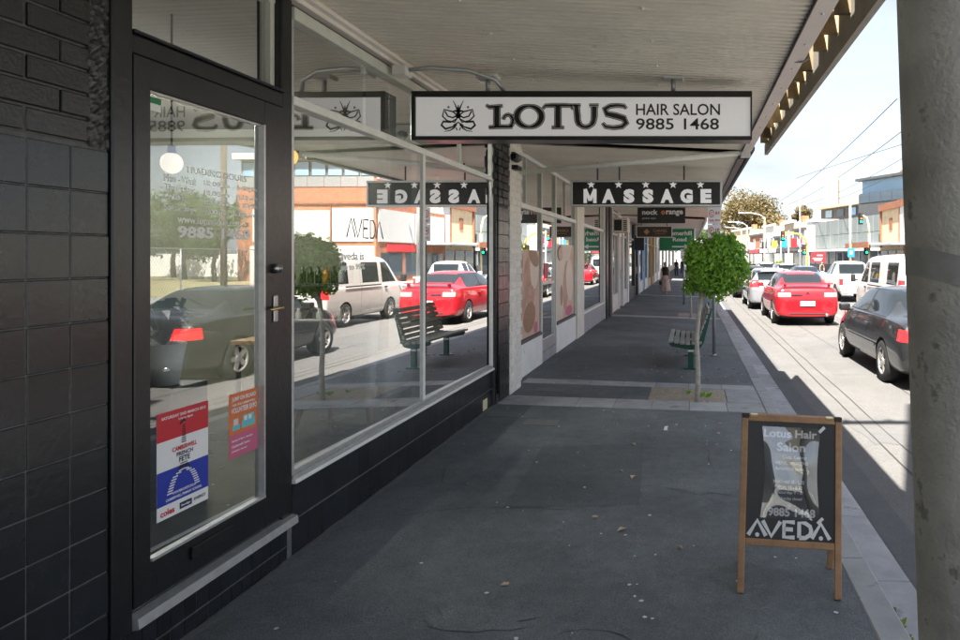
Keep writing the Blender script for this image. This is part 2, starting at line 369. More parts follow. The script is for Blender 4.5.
# footpath sheet with the crossfall, seen edge-on at the kerb
FP = struct('footpath', MB().add([(-2.6, -14, pz(-2.6)), (.86, -14, pz(.86)), (.86, 230, pz(.86)), (-2.6, 230, pz(-2.6)),
      (-2.6, -14, -.5), (.86, -14, -.5), (.86, 230, -.5), (-2.6, 230, -.5)], [(0,1,2,3),(0,4,5,1),(1,5,6,2)]), 'path')
road = MB(); RL = [(1.0, -60), (1.0, 60), (.9, 85), (.0, 110), (-8, 210)]; RR = [(14.5, -60), (14.5, 60), (11.6, 85), (9.6, 110), (2, 210)]
road.add([(x, y, -.165) for x, y in RL]+[(x, y, -.165) for x, y in RR], [(i, i+5, i+6, i+1) for i in range(4)])
RD = fixn(struct('road', road, 'road'))
ofp = MB()
for (x, y), (x2, y2) in zip(RR[:-1], RR[1:]):
    ofp.add([(x, y, -.05), (x+5, y, -.02), (x2+5, y2, -.02), (x2, y2, -.05), (x, y, -.22), (x2, y2, -.22)], [(0,1,2,3), (0,3,5,4)])
fixn(struct('opposite_footpath', ofp, 'concrete'))
# kerb stones and channel slabs
kst = MB().bbox(-.08, .08, -.497, .497, -.2, .0, .012).mesh('kerb_stone', 'concrete_lt')
chs = MB().bbox(-.13, .13, -.497, .497, -.1, .0, .006).mesh('channel_slab', 'concrete')
for i in range(-4, 46):
    o = piece('kerb_stone', kst, FP, (.94+random.uniform(-.004, .004), i+.5, pz(.86)+.004+random.uniform(-.003, .003)))
    piece('channel_slab', chs, RD, (1.152, i+.5, -.157+random.uniform(-.003, .003)), rot=(0, R(1.2), 0))
tag(MB().box(.86, 1.02, 46, 200, -.2, -.026).build('kerb_run', 'concrete_lt', FP))
MB().box(1.02, 1.28, 46, 120, -.25, -.157).build('channel_run', 'concrete', RD)
def slabrow(y0, y1, x0, x1, n):
    for i in range(n):
        a = x0+(x1-x0)*i/n; b = x0+(x1-x0)*(i+1)/n; c = (a+b)/2
        o = MB().bbox(a+.003, b-.003, y0, y1, -.05, .006, .003).build('concrete_slab', 'concrete', FP)
        for v in o.data.vertices: v.co.z += pz(v.co.x)
slabrow(7.72, 8.20, -2.16, .855, 7)
slabrow(9.02, 9.34, -2.2, .855, 7)
o = MB().bbox(.45, .855, 8.21, 9.01, -.05, .007, .003).build('concrete_slab', 'concrete_lt', FP)
for v in o.data.vertices: v.co.z += pz(v.co.x)
for yy in (19.2, 29.8, 41): slabrow(yy, yy+.5, -2.2, .855, 5)
def pit(x0, x1, y0, y1):
    m = MB(); n = 14; vs = []
    for j in range(n+1):
        for i in range(n+1):
            x = x0+(x1-x0)*i/n; y = y0+(y1-y0)*j/n; e = min(i, n-i, j, n-j)/n
            vs.append((x, y, pz(x)+.004+min(e*.12, .02)*random.uniform(.4, 1.3)))
    return m.add(vs, [(j*(n+1)+i, j*(n+1)+i+1, (j+1)*(n+1)+i+1, (j+1)*(n+1)+i) for j in range(n) for i in range(n)])
tag(pit(-.5, .44, 8.21, 9.01).build('tree_pit_soil', 'soil', None, True), kind='structure')
tag(pit(-.35, .5, 19.9, 21).build('tree_pit_soil', 'soil', None, True), kind='structure')
# utility covers let into the footpath by the wall
for (x, y) in ((-1.75, 8.62), (-1.95, 7.25), (-1.5, 6.95)):
    c = MB().bbox(x-.17, x+.17, y-.12, y+.12, -.03, .005, .003).build('service_cover', 'cover', FP)
    for v in c.data.vertices: v.co.z += pz(v.co.x)
# road: strip by the channel coloured darker as painted-in shade, tar seams, worn lane paint
MB().quad((1.28, -10, -.161), (1.52, -10, -.161), (1.50, 46, -.161), (1.28, 46, -.161)).build('gutter_shade', 'roadshade', RD)
for x0, w in ((1.93, .018), (2.12, .014), (3.0, .012), (4.0, .012)):
    m = MB(); pts = [(x0+random.uniform(-.015, .015), y*.9) for y in range(-2, 60)]
    m.stroke(pts, w, (0, 0, -.1605), (1, 0, 0), (0, 1, 0)).build('tar_seam', 'joint', RD)
dash = MB().box(-.05, .05, -1.5, 1.5, 0, .003).mesh('lane_dash', 'white')
for i in range(8): piece('lane_dash', dash, RD, (4.75, 4+i*9, -.1608))
for x in (8.05, 8.25): MB().box(x-.05, x+.05, -10, 58, -.161, -.158).build('centre_line', 'white', RD)
# footpath: repair patches, stains and hairline cracks
def onpath(mb, name, mt, dz):
    for v in mb.v: v.z = pz(v.x)+dz
    return mb.build(name, mt, FP)
onpath(MB().add([(-1.25, 4.6, 0), (-.35, 4.75, 0), (-.42, 6.3, 0), (-1.3, 6.1, 0)], [(0, 1, 2, 3)]), 'asphalt_patch', 'pathpatch', .0015)
onpath(MB().add([(-2.1, 10.3, 0), (-.6, 10.5, 0), (-.7, 13.0, 0), (-2.12, 12.8, 0)], [(0, 1, 2, 3)]), 'asphalt_patch', 'pathpatch', .0015)
rs = random.Random(5)
for cx, cy, rx, ry in ((.1, 5.2, .35, .22), (-1.7, 5.6, .25, .6), (.35, 2.9, .2, .3), (-.2, 11.0, .4, .5), (-1.2, 9.9, .3, .2), (-1.0, 3.2, .3, .16), (.5, 6.6, .16, .5), (-1.2, 15, .5, .9)):
    onpath(MB().add([(cx+rx*math.cos(2*math.pi*i/18)*rs.uniform(.55, 1.1), cy+ry*math.sin(2*math.pi*i/18)*rs.uniform(.55, 1.1), 0) for i in range(18)], [tuple(range(18))]), 'stain', 'pathstain', .0028)
for x, y, a, n_ in ((-1.9, 4.4, .25, 22), (.2, 5.6, 1.9, 14), (-.6, 3.1, .5, 16), (-1.4, 9.6, 1.3, 20), (.6, 4.2, 1.5, 26)):
    pts = []; 
    for i in range(n_): pts.append((x, y)); a += rs.uniform(-.35, .35); x = min(.84, max(-2.15, x+.06*math.cos(a))); y += .06*math.sin(a)
    onpath(MB().stroke(pts, [.004*rs.uniform(.4, 1.6) for _ in pts], (0, 0, 0), (1, 0, 0), (0, 1, 0)), 'crack', 'joint', .0035)
dm = MB(); pts = [(W+.025+rs.uniform(-.012, .02), 2.4+i*.12) for i in range(48)]; onpath(dm.stroke(pts, [rs.uniform(.02, .06) for _ in pts], (0, 0, 0), (1, 0, 0), (0, 1, 0)), 'wall_dirt', 'cover', .003)
for cx, cy, rx, ry in ((2.2, 7.5, .5, .9), (3.6, 15.5, .45, 1.2), (2.6, 16.8, .3, .5), (3.3, 7.2, .4, 1.4)):
    MB().add([(cx+rx*math.cos(2*math.pi*i/18)*rs.uniform(.6, 1.1), cy+ry*math.sin(2*math.pi*i/18)*rs.uniform(.6, 1.1), -.1618) for i in range(18)], [tuple(range(18))]).build('oil_stain', 'roadworn', RD)
MB().quad((2.3, 11, -.1624), (3.4, 11.1, -.1624), (3.35, 16, -.1624), (2.35, 15.8, -.1624)).build('road_repair', 'roadworn', RD)
# ================================================================== LOTUS SHOP
SH = thing('shopfront', (W, 3.5, .07), 'black tiled hair salon shopfront with glass door and large window', 'shopfront')
m = MB().box(W-.32, W-.004, -6, 2.595, -.2, 2.13).build('pier_backing', 'grout', SH)
m = MB().box(W-.32, W-.008, -6, 2.53, 2.13, 3.25).build('mortar_backing', 'blackmortar', SH)
tl = MB().bbox(-.014, .0, -.0783, .0783, -.0768, .0768, .003).mesh('tile', 'blacktile')
for c in range(7):
    for r in range(14):
        z = 2.118-.08-r*.158
        if z < .0: continue
        piece('tile', tl, SH, (W+random.uniform(-.0012, .0012), 2.520-c*.161, z), rot=(0, random.uniform(-.006, .006), random.uniform(-.006, .006)))
MB().box(W-.3, W-.001, -6, 1.46, .0, 2.12).build('painted_wall', 'blackpaint', SH)
br = MB().bbox(-.03, .0, -.118, .118, -.039, .039, .004).mesh('brick', 'blackbrick')
for r in range(13):
    for c in range(6):
        y = 2.40-c*.245-(.12 if r % 2 else 0)
        piece('brick', br, SH, (W+random.uniform(-.004, .004), y, 2.178+r*.087), rot=(random.uniform(-.01, .01), 0, random.uniform(-.012, .012)))
    if r % 2: piece('brick', br, SH, (W+random.uniform(-.004, .004), 2.4605, 2.178+r*.087), scale=(1, .48, 1))
# crumbled render at the pier's corner
m = MB(); nj, ni = 90, 7; vs = []
for j in range(nj+1):
    for i in range(ni+1): vs.append((W+random.choice((-.003, -.001, 0, .001))+random.uniform(-.001, .001), 2.512+.09*i/ni+(random.uniform(-.006, .006) if i == 0 else 0), 2.122+1.1*j/nj))
m.add(vs, [(j*(ni+1)+i, j*(ni+1)+i+1, (j+1)*(ni+1)+i+1, (j+1)*(ni+1)+i) for j in range(nj) for i in range(ni)])
m.build('rough_render', 'blackbrick', SH)
# door jamb, door, head
MB().bbox(W-.14, W+.012, 2.603, 2.70, .25, 3.2, .006).build('jamb', 'blackpaint', SH)
MB().bbox(W-.14, W+.0, 3.705, 3.80, .25, 3.2, .006).build('jamb', 'blackpaint', SH)
MB().bbox(W-.14, W+.005, 2.70, 3.705, 2.52, 2.60, .006).build('door_head', 'blackpaint', SH)
MB().bbox(W-.13, W+.02, 2.70, 3.705, 2.60, 2.615, .003).build('head_trim', 'blackpaint', SH)
DG = -2.205
D = MB()
D.bbox(DG-.025, DG+.03, 2.703, 2.785, .335, 2.518, .004).bbox(DG-.025, DG+.03, 3.53, 3.702, .335, 2.518, .004)
D.bbox(DG-.025, DG+.03, 2.785, 3.53, .335, .49, .004).bbox(DG-.025, DG+.03, 2.785, 3.53, 2.395, 2.518, .004)
DOOR = D.build('door', 'blackpaint', SH)
dx = math.tan(R(-1.3))*.377; MB().quad((DG+dx, 2.78, .485), (DG-dx, 3.535, .485), (DG-dx, 3.535, 2.4), (DG+dx, 2.78, 2.4)).build('glass_pane', 'glass', DOOR)
b = MB(); b.box(DG+.004, DG+.036, 2.785, 3.53, .49, .502).box(DG+.004, DG+.034, 3.518, 3.53, .502, 2.395).box(DG+.004, DG+.02, 2.785, 3.518, 2.387, 2.395)
b.build('glazing_bead', 'alu', DOOR)
m = MB().bbox(DG+.03, DG+.045, 3.0, 3.27, .40, .455, .004); m.build('letter_slot', 'blackpaint', DOOR)
m = MB().cyl((DG+.03, 3.61, 1.66), (DG+.062, 3.61, 1.66), .026, .022, 16).cyl((DG+.062, 3.61, 1.66), (DG+.066, 3.61, 1.66), .012, .012, 10); m.build('lock_cylinder', 'steel', DOOR, True)
MB().bbox(DG+.03, DG+.04, 3.595, 3.63, 1.38, 1.52, .004).build('handle_plate', 'steel', DOOR)
MB().tube([(DG+.04, 3.612, 1.455), (DG+.075, 3.612, 1.455), (DG+.078, 3.59, 1.455), (DG+.078, 3.50, 1.452)], .008).build('lever_handle', 'brass', DOOR, True)
MB().box(DG+.002, DG+.004, 2.80, 2.87, 2.32, 2.375).build('alarm_sticker', 'white', DOOR); MB().box(DG+.004, DG+.0052, 2.80, 2.87, 2.35, 2.375).build('sticker_band', 'signgreen', DOOR)
MB().box(W-.1, W-.06, 2.70, 3.705, 2.62, 2.625).build('transom_bead', 'paleframe', SH)
MB().quad((W-.07, 2.70, 2.61), (W-.07, 3.705, 2.61), (W-.07, 3.705, 3.1), (W-.07, 2.70, 3.1)).build('transom_glass', 'glass', SH)
MB().bbox(W-.09, W-.04, 3.67, 3.705, 2.62, 3.1, .002).build('transom_bead', 'paleframe', SH)
MB().bbox(W-.10, W-.035, 2.70, 3.705, 3.08, 3.14, .003).build('transom_top_rail', 'paleframe', SH)
# threshold and tiled step
m = MB().prism([(-.12, .335), (-.02, .31), (.03, .30), (.035, .26), (.0, .252), (-.12, .252)], (W, 2.70, 0), (1, 0, 0), (0, 0, 1), (0, 1.10, 0)); fixn(m.build('threshold', 'alu', SH))
for xx in (-.018, -.06): MB().box(W+xx-.004, W+xx+.004, 2.705, 3.70, .30, .3255 if xx < -.05 else .3175).build('threshold_groove', 'black', SH)
MB().box(W-.2, W-.004, 2.597, 8.25, -.1, .25).build('step_backing', 'grout', SH)
st = MB().bbox(-.013, .0, -.0365, .0365, -.049, .049, .0025).mesh('step_tile', 'blacktile')
for c in range(15):
    for r in range(3): piece('step_tile', st, SH, (W+random.uniform(-.001, .001), 2.645+c*.0765, .198-r*.1025))
# window: stall riser tiles, sill, frame, panes
MB().box(W-.2, W-.004, 3.802, 7.658, .252, .467).build('riser_backing', 'grout', SH)
wt = MB().bbox(-.013, .0, -.0765, .0765, -.0985, .0985, .0025).mesh('riser_tile', 'blacktile')
for c in range(25):
    for r in range(3): piece('riser_tile', wt, SH, (W+random.uniform(-.0008, .0008), 3.877+c*.1545, .367-r*.2045))
MB().bbox(W-.02, W+.004, 7.30, 7.45, .085, .2, .004).build('patched_tile', 'paleyellow', SH)
MB().bbox(W-.12, W+.022, 3.80, 7.66, .468, .492, .004).build('sill', 'whiteframe', SH)
MB().bbox(W-.10, W+.006, 3.80, 7.66, .492, .512, .003).build('sill_rail', 'alu', SH)
GX = W-.025; ROTG = -.9      # the panes sit slightly out of line with the street, which shifts what they mirror
MB().bbox(GX-.02, GX+.02, 3.80, 7.66, .512, .54, .003).build('bottom_rail', 'alu', SH)
MB().bbox(GX-.03, GX+.03, 5.655, 5.70, .54, 2.56, .004).build('mullion', 'whiteframe', SH)
MB().bbox(GX-.03, GX+.035, 3.80, 7.66, 2.56, 2.61, .004).build('transom', 'whiteframe', SH)
MB().bbox(GX-.03, GX+.03, 7.60, 7.66, .512, 3.06, .004).build('end_frame', 'whiteframe', SH)
MB().bbox(GX-.02, GX+.022, 3.80, 3.825, .512, 3.06, .003).build('end_frame', 'alu', SH)
MB().bbox(GX-.04, GX+.04, 3.80, 7.66, 3.03, 3.10, .004).build('top_rail', 'paleframe', SH)
MB().bbox(GX-.03, GX+.03, 6.55, 6.60, 2.61, 3.03, .003).build('mullion', 'paleframe', SH)
for (a, c, z0, z1) in ((3.825, 5.655, .54, 2.56), (5.70, 7.60, .54, 2.56), (3.825, 4.698, 2.61, 3.03), (4.702, 6.55, 2.61, 3.03), (6.60, 7.60, 2.61, 3.03)):
    dx = math.tan(R(ROTG))*(c-a)/2; MB().quad((GX+dx, a, z0), (GX-dx, c, z0), (GX-dx, c, z1), (GX+dx, a, z1)).build('window_pane', 'glass', SH)
MB().box(W-.14, W-.03, 2.60, 8.25, 3.10, 3.3).build('head_board', 'greydark', SH)
MB().bbox(W-.03, W+.03, 3.0, 8.25, 3.13, 3.165, .004).build('head_flashing', 'strip', SH)
# end pier
MB().box(W-.3, W+.018, 7.66, 8.24, -.1, 3.25).build('pier_backing', 'blackmortar', SH)
for r in range(14):
    for c in range(4):
        piece('tile', tl, SH, (W+.031, 7.745+c*.1425, .16+r*.158), scale=(1, .885, 1))
for r in range(10):
    for c in range(2): piece('brick', br, SH, (W+.045, 7.80+c*.29-(.06 if r % 2 else 0), 2.36+r*.087), scale=(1, 1.1, 1))
MB().tube([(W+.045, 7.69, .2), (W+.045, 7.69, 2.9)], .012).build('downpipe', 'black', SH, True)
m = MB().bbox(W+.032, W+.05, 7.70, 7.76, .30, .44, .004).tube([(W+.055, 7.73, .14), (W+.06, 7.73, .62)], .01); m.build('gate_hinge', 'black', SH)
# ---- writing on the glass
e = DG+.0012; TD = math.tan(R(1.3)); DU = Vector((TD, 1, 0)).normalized(); DPX = lambda y: DG+.0012+TD*(y-3.1575)
lines = [('TRADING HOURS', 3.02, 3.42, 2.09, .03), ('Mon - Wed:', 2.90, 3.08, 2.04, .032), ('10.00am - 5.30pm', 3.13, 3.50, 2.04, .03), ('Thursday:', 2.90, 3.075, 1.995, .036), ('10.00am - 8.30pm', 3.13, 3.50, 1.995, .03),
         ('Friday:', 2.90, 3.02, 1.955, .036), ('10.00am - 5.30pm', 3.13, 3.50, 1.955, .03), ('Saturday:', 2.90, 3.075, 1.91, .036), ('9.00am - 5.00pm', 3.13, 3.48, 1.91, .03)]
am('decal_thin', (.75, .78, .8), .5, var=0)
for s, a, c, z, h in lines: text('lettering', s, 'decal_thin', DOOR, (DPX(a), a, z), DU, (0, 0, 1), c-a, h)
text('lettering', 'www.lotussalon.com.au', 'decal', DOOR, (DPX(2.975), 2.975, 1.868), DU, (0, 0, 1), .46, .034)
text('lettering', '9885 1468', 'decal', DOOR, (DPX(2.975), 2.975, 1.803), DU, (0, 0, 1), .47, .054, bold=.03)
TG = math.tan(R(.9)); GU = Vector((TG, 1, 0)).normalized(); GPX = lambda y: GX+.0012+TG*(y-4.74)
AV = [([(0, 0), (.5, 1), (1, 0)], 0), ([(.8, 1), (1.3, 0), (1.8, 1)], 0), ([(2.6, 1), (2.0, 1), (2.0, 0), (2.6, 0)], 0), ([(2.0, .52), (2.5, .52)], 0),
      ([(2.85, 0), (2.85, 1), (3.2, .98), (3.45, .78), (3.52, .5), (3.45, .22), (3.2, .02), (2.85, 0)], 0), ([(3.55, 0), (4.05, 1), (4.55, 0)], 0)]
def aveda(name, m, parent, o, u, up, w, h, sw):
    mb = MB(); u = Vector(u); up = Vector(up)
    for pts, _ in AV: mb.stroke([(x/4.55*w, y*h) for x, y in pts], sw, o, u, up)
    return mb.build(name, m, parent)
aveda('lettering', 'decalgrey', SH, (GPX(4.46), 4.46, 1.85), GU, (0, 0, 1), .51, .125, .014)
text('lettering', 'aveda is', 'decal', SH, (GPX(4.38), 4.38, 1.70), GU, (0, 0, 1), .31, .055, bold=.02)
text('lettering', 'up to 99%', 'decal', SH, (GPX(4.40), 4.40, 1.625), GU, (0, 0, 1), .30, .05, bold=.02)
# ---- posters behind the door glass
PO = thing('poster', (DG, 3.0075, .6), 'red white and blue french fete poster on the glass door', 'poster')
px = DG+.0012; y0, y1, z0, z1 = 2.86, 3.155, .615, 1.065
def sh(a, b, c, d, mm, nm, k=1): MB().box(px+.0004*k, px+.0004*k+.0004, y0+(y1-y0)*a, y0+(y1-y0)*b, z0+(z1-z0)*c, z0+(z1-z0)*d).build(nm, mm, PO)
MB().box(px-.001, px+.0004, y0, y1, z0, z1).build('sheet', 'white', PO)
sh(0, 1, .73, 1, 'red', 'red_band'); sh(0, 1, .13, .45, 'blue', 'blue_band')
tx = lambda s, a, b, c, h, mm: text('lettering', s, mm, PO, (px+.0016, y0+(y1-y0)*a, z0+(z1-z0)*c), (0, 1, 0), (0, 0, 1), (y1-y0)*(b-a), (z1-z0)*h, bold=.03)
tx('SATURDAY 2ND MARCH 2013', .08, .94, .93, .028, 'white'); tx('11am-4pm', .4, .68, .885, .028, 'white')
tx('CAMBERWELL', .28, .76, .60, .045, 'red'); tx('FRENCH', .36, .68, .545, .04, 'navy'); tx('FETE', .41, .62, .485, .05, 'navy')
tx('WWW.FRENCHFETE.ORG.AU', .28, .74, .20, .025, 'white'); tx('CAMBERWELL PRIMARY SCHOOL', .16, .86, .155, .025, 'white'); tx('coles', .06, .32, .03, .06, 'red')
sh(.42, .66, .03, .09, 'navy', 'sponsor_block', 2); tx('Bendigo', .45, .63, .045, .025, 'white'); tx('ENERGY', .7, .95, .05, .03, 'decalgrey')
tower = MB(); o_ = (px+.0016, y0, z0); U = (0, y1-y0, 0); V = (0, 0, z1-z0)
for i in range(9):
    t = i/8; zc = .83-.16*t
    tower.stroke([(.50-.025-.02*t, zc), (.50+.025+.02*t, zc)], .011, o_, U, V)
for i in range(4): tower.stroke([(.5-.07-.012*i, .468-.018*i), (.5+.07+.012*i, .468-.018*i)], .009, o_, U, V)
sl = MB()
for i in range(8):
    t = i/7
    for s in (-1, 1):
        c = .5+s*(.10+.17*math.sqrt(t)); sl.stroke([(c-.05, .385-.165*t), (c+.05, .385-.165*t)], .012, o_, U, V)
sl.stroke([(.4, .40), (.5, .41), (.6, .40)], .012, o_, U, V); sl.build('tower_stripes', 'white', PO)
tower.stroke([(.38, .42), (.45, .44), (.5, .425), (.55, .44), (.62, .42)], [.005, .025, .012, .025, .005], o_, U, V); tower.stroke([(.42, .85), (.5, .885), (.54, .865)], [.02, .035, .01], o_, U, V)
tower.build('tower', 'black', PO)
PO2 = thing('poster', (DG, 3.4, .8), 'orange and pink volunteer poster with a small van on the door', 'poster')
y0, y1, z0, z1 = 3.295, 3.505, .75, 1.06
def sh2(a, b, c, d, mm, nm, k=1): MB().box(px+.0004*k, px+.0004*k+.0004, y0+(y1-y0)*a, y0+(y1-y0)*b, z0+(z1-z0)*c, z0+(z1-z0)*d).build(nm, mm, PO2)
MB().box(px-.001, px+.0004, y0, y1, z0, z1).build('sheet', 'orange', PO2); sh2(0, 1, 0, .36, 'pink', 'pink_band')
def tx2(s, a, b, c, h, mm='white'): text('lettering', s, mm, PO2, (px+.0016, y0+(y1-y0)*a, z0+(z1-z0)*c), (0, 1, 0), (0, 0, 1), (y1-y0)*(b-a), (z1-z0)*h, bold=.03)
tx2('JUMP ON BOARD', .08, .92, .86, .085); tx2('FOR THE CAMBERWELL', .1, .9, .80, .035); tx2('VOLUNTEER EXPO', .06, .95, .69, .085)
for i, s in enumerate(('Saturday 16 March  10am-2pm', 'Camberwell Centre', 'all welcome - free entry')): tx2(s, .08, .8-.1*i, .24-.08*i, .04)
sh2(.42, .9, .42, .54, 'teal', 'van_body', 2); sh2(.46, .86, .54, .62, 'teal', 'van_top', 2); sh2(.5, .6, .53, .6, 'white', 'van_window', 3); sh2(.66, .76, .53, .6, 'white', 'van_window', 3)
sh2(.1, .36, .42, .50, 'teal', 'trailer', 2); sh2(.14, .3, .5, .6, 'lettergrey', 'bundle', 2)
for t in (PO, PO2): t.location.x = DG+TD*(t.location.y-3.1575); t.rotation_euler = (0, 0, -R(1.3))
# ================================================================== SHOP INTERIOR
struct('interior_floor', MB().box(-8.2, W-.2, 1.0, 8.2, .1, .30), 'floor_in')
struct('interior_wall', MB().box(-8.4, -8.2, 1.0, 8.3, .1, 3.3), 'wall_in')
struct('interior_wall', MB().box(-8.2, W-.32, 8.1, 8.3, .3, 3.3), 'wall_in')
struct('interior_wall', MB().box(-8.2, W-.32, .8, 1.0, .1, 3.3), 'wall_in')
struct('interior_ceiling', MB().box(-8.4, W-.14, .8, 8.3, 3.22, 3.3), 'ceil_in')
tag(MB().bbox(-2.62, -2.42, 6.0, 6.14, .3, 3.22, .004).build('interior_post', 'paleframe'), 'pale post standing inside the salon window', 'post')
CH = thing('armchair', (-2.98, 6.25, .3), 'grey upholstered armchair with tapered wooden legs behind the salon window', 'armchair')
def frus(m, c, z0, a0, b0, z1, a1, b1, sh=0):
    x, y = c
    return m.add([(x-a0, y-b0, z0), (x+a0, y-b0, z0), (x+a0, y+b0, z0), (x-a0, y+b0, z0), (x-a1, y-b1+sh, z1), (x+a1, y-b1+sh, z1), (x+a1, y+b1+sh, z1), (x-a1, y+b1+sh, z1)], [(3,2,1,0),(4,5,6,7),(0,1,5,4),(1,2,6,5),(2,3,7,6),(3,0,4,7)])
def soft(mb, name, m, par, bev=.04):
    o = mb.build(name, m, par, True); bm = bmesh.new(); bm.from_mesh(o.data); bmesh.ops.bevel(bm, geom=bm.edges[:], offset=bev, segments=3, affect='EDGES', profile=.6)
    for f in bm.faces: f.smooth = True
    bm.to_mesh(o.data); bm.free(); return o
soft(frus(MB(), (-2.98, 6.25), .53, .30, .28, .72, .36, .34), 'seat', 'chairgrey', CH)
soft(frus(MB(), (-2.98, 5.98), .56, .31, .06, 1.25, .42, .07, -.16), 'backrest', 'chairgrey', CH)
for s in (-1, 1):
    soft(frus(MB(), (-2.98+s*.36, 6.25), .6, .05, .25, .98, .07, .30, 0), 'armrest', 'chairgrey', CH)
    for t in (-1, 1): MB().cyl((-2.98+s*.32, 6.25+t*.30, .3), (-2.98+s*.26, 6.25+t*.22, .56), .016, .028, 12).build('leg', 'pale_wood', CH, True)
CH.location.x += .2; CH.location.y -= .62
SHF = thing('wall_shelf', (-4.3, 7.95, 1.4), 'dark shelf on the salon end wall with hair products', 'shelf')
MB().bbox(-4.9, -3.75, 7.82, 8.1, 1.38, 1.42, .004).build('board', 'greydark', SHF); MB().bbox(-4.9, -3.75, 7.82, 8.1, .92, .96, .004).build('board', 'greydark', SHF)
for x in (-4.9, -3.77): MB().box(x, x+.02, 7.9, 8.1, .96, 1.38).build('bracket', 'greydark', SHF)
bp = MB().lathe([(0, 0), (.032, 0), (.034, .02), (.034, .13), (.016, .15), (.014, .19), (0, .19)], n=12); bm1 = bp.mesh('bottle', 'bottle', smooth=True); bm2 = bp.mesh('bottle', 'bottle_lt', smooth=True); bm3 = bp.mesh('bottle', 'amber', smooth=True)
def single(name, me, loc, label, cat, group=None, scale=(1, 1, 1)):
    o = bpy.data.objects.new(name, me); COL.objects.link(o); o.location = loc; o.scale = scale; return tag(o, label, cat, group)
for i in range(7):
    single('bottle', (bm1, bm1, bm1, bm3, bm1, bm2, bm1)[i], (-4.45+i*.09, 7.93, 1.42), ('leftmost dark bottle', 'second dark bottle from the left', 'dark bottle just left of the amber one', 'amber bottle', 'dark bottle just right of the amber one', 'pale bottle', 'rightmost dark bottle')[i]+' on the upper salon shelf', 'bottle', 'bottles on the upper salon shelf')
for i in range(6):
    single('bottle', (bm2, bm1)[i % 2], (-4.5+i*.12, 7.93, .96), ('leftmost pale', 'leftmost dark', 'middle pale', 'middle dark', 'rightmost pale', 'rightmost dark')[i]+' bottle on the lower salon shelf', 'bottle', 'bottles on the lower salon shelf', (1, 1, .9))
tag(MB().ball((-4.62, 7.93, 1.49), .08, .08, .07).build('round_jar', 'brown', None, True), 'round brown jar at the left end of the upper salon shelf', 'jar')
TB = thing('display_table', (-4.0, 6.9, .3), 'low pale display table inside the salon window', 'table')
MB().bbox(-4.5, -3.5, 6.75, 7.2, .86, .9, .004).build('table_top', 'pale_wood', TB)
for x in (-4.45, -3.55):
    for y in (6.8, 7.15): MB().cyl((x, y, .3), (x, y, .86), .02, .025, 10).build('leg', 'greydark', TB, True)
for i in range(4): single('canister', bm2, (-4.28+i*.085, 6.95, .9), ('leftmost', 'second from left', 'third from left', 'rightmost')[i]+' of four white canisters on the display table', 'canister', 'canisters on the display table', (1.1, 1.1, 1.0))
SK = thing('sack_planter', (-2.62, 7.3, .3), 'hessian sack tied with a red ribbon inside the window', 'planter')
pr = [(0, 0), (.20, 0), (.235, .06), (.24, .18), (.225, .27), (.235, .33), (.20, .34), (.15, .30), (0, .30)]
mm = MB().lathe(pr, (-2.62, 7.3, .42), 24)
for v in mm.v: v += Vector((random.uniform(-.008, .008), random.uniform(-.008, .008), random.uniform(-.006, .006)))
mm.build('sack', 'hessian', SK, True)
rb = MB().lathe([(.236, .24), (.24, .25), (.24, .28), (.236, .29)], (-2.62, 7.3, .42), 24); rb.ball((-2.40, 7.28, .69), .03, .05, .04).prism([(0, 0), (.09, -.05), (.1, .04)], (-2.40, 7.28, .69), (.3, 1, 0), (0, 0, 1), (.008, 0, 0)); rb.build('ribbon', 'redcloth', SK, True)
MB().tube([(-2.62, 7.3, .7), (-2.60, 7.32, 1.2), (-2.64, 7.28, 1.7), (-2.6, 7.3, 2.3)], [.014, .012, .01, .008]).build('stem', 'barkdk', SK, True)
fl = MB()
for i in range(26): a = random.uniform(0, 6.3); q = random.uniform(0, .12); fl.ball((-2.6+math.cos(a)*q, 7.3+math.sin(a)*q, 2.36+random.uniform(-.12, .12)), .035, n=6, m=4)
fl.build('red_flower', 'redcloth', SK, True)
MB().box(-2.84, -2.40, 7.08, 7.52, .3, .42).build('plinth', 'greydark', SK)
PT = thing('potted_plant', (-3.05, 4.0, .3), 'white tapered pot on a dark stand behind the door glass', 'plant')
MB().bbox(-3.2, -2.9, 3.85, 4.15, .3, .98, .004).build('stand', 'greydark', PT)
MB().lathe([(0, 0), (.07, 0), (.11, .24), (.10, .24), (.095, .22), (0, .22)], (-3.05, 4.0, .98), 24).build('pot', 'white', PT, True)
lf = MB()
for i in range(40):
    a = random.uniform(0, 6.3); l = random.uniform(.15, .32); dx, dy = math.cos(a), math.sin(a); h = random.uniform(.08, .3)
    lf.add([(-3.05, 4.0, 1.2), (-3.05+dx*l*.5-dy*.02, 4+dy*l*.5+dx*.02, 1.2+h), (-3.05+dx*l, 4+dy*l, 1.2+h*.8), (-3.05+dx*l*.5+dy*.02, 4+dy*l*.5-dx*.02, 1.2+h)], [(0, 1, 2, 3)])
lf.build('leaves', 'leaf_mid', PT)
def pendant(x, y, z, r, mt, label):
    t = thing('pendant_lamp', (x, y, z), label, 'lamp'); MB().ball((x, y, z), r, r, r*1.1).build('globe', mt, t, True); MB().cyl((x, y, z+r), (x, y, 3.22), .006, .006, 6).build('cord', 'black', t); MB().cyl((x, y, z+r*.95), (x, y, z+r+.05), .025, .02, 10).build('lamp_holder', 'black', t)
pendant(-3.2, 4.26, 2.30, .06, 'lamp_w', 'round white pendant lamp glowing behind the door glass')
pendant(-3.6, 6.2, 2.62, .07, 'lamp_o', 'round orange pendant lamp behind the salon window')
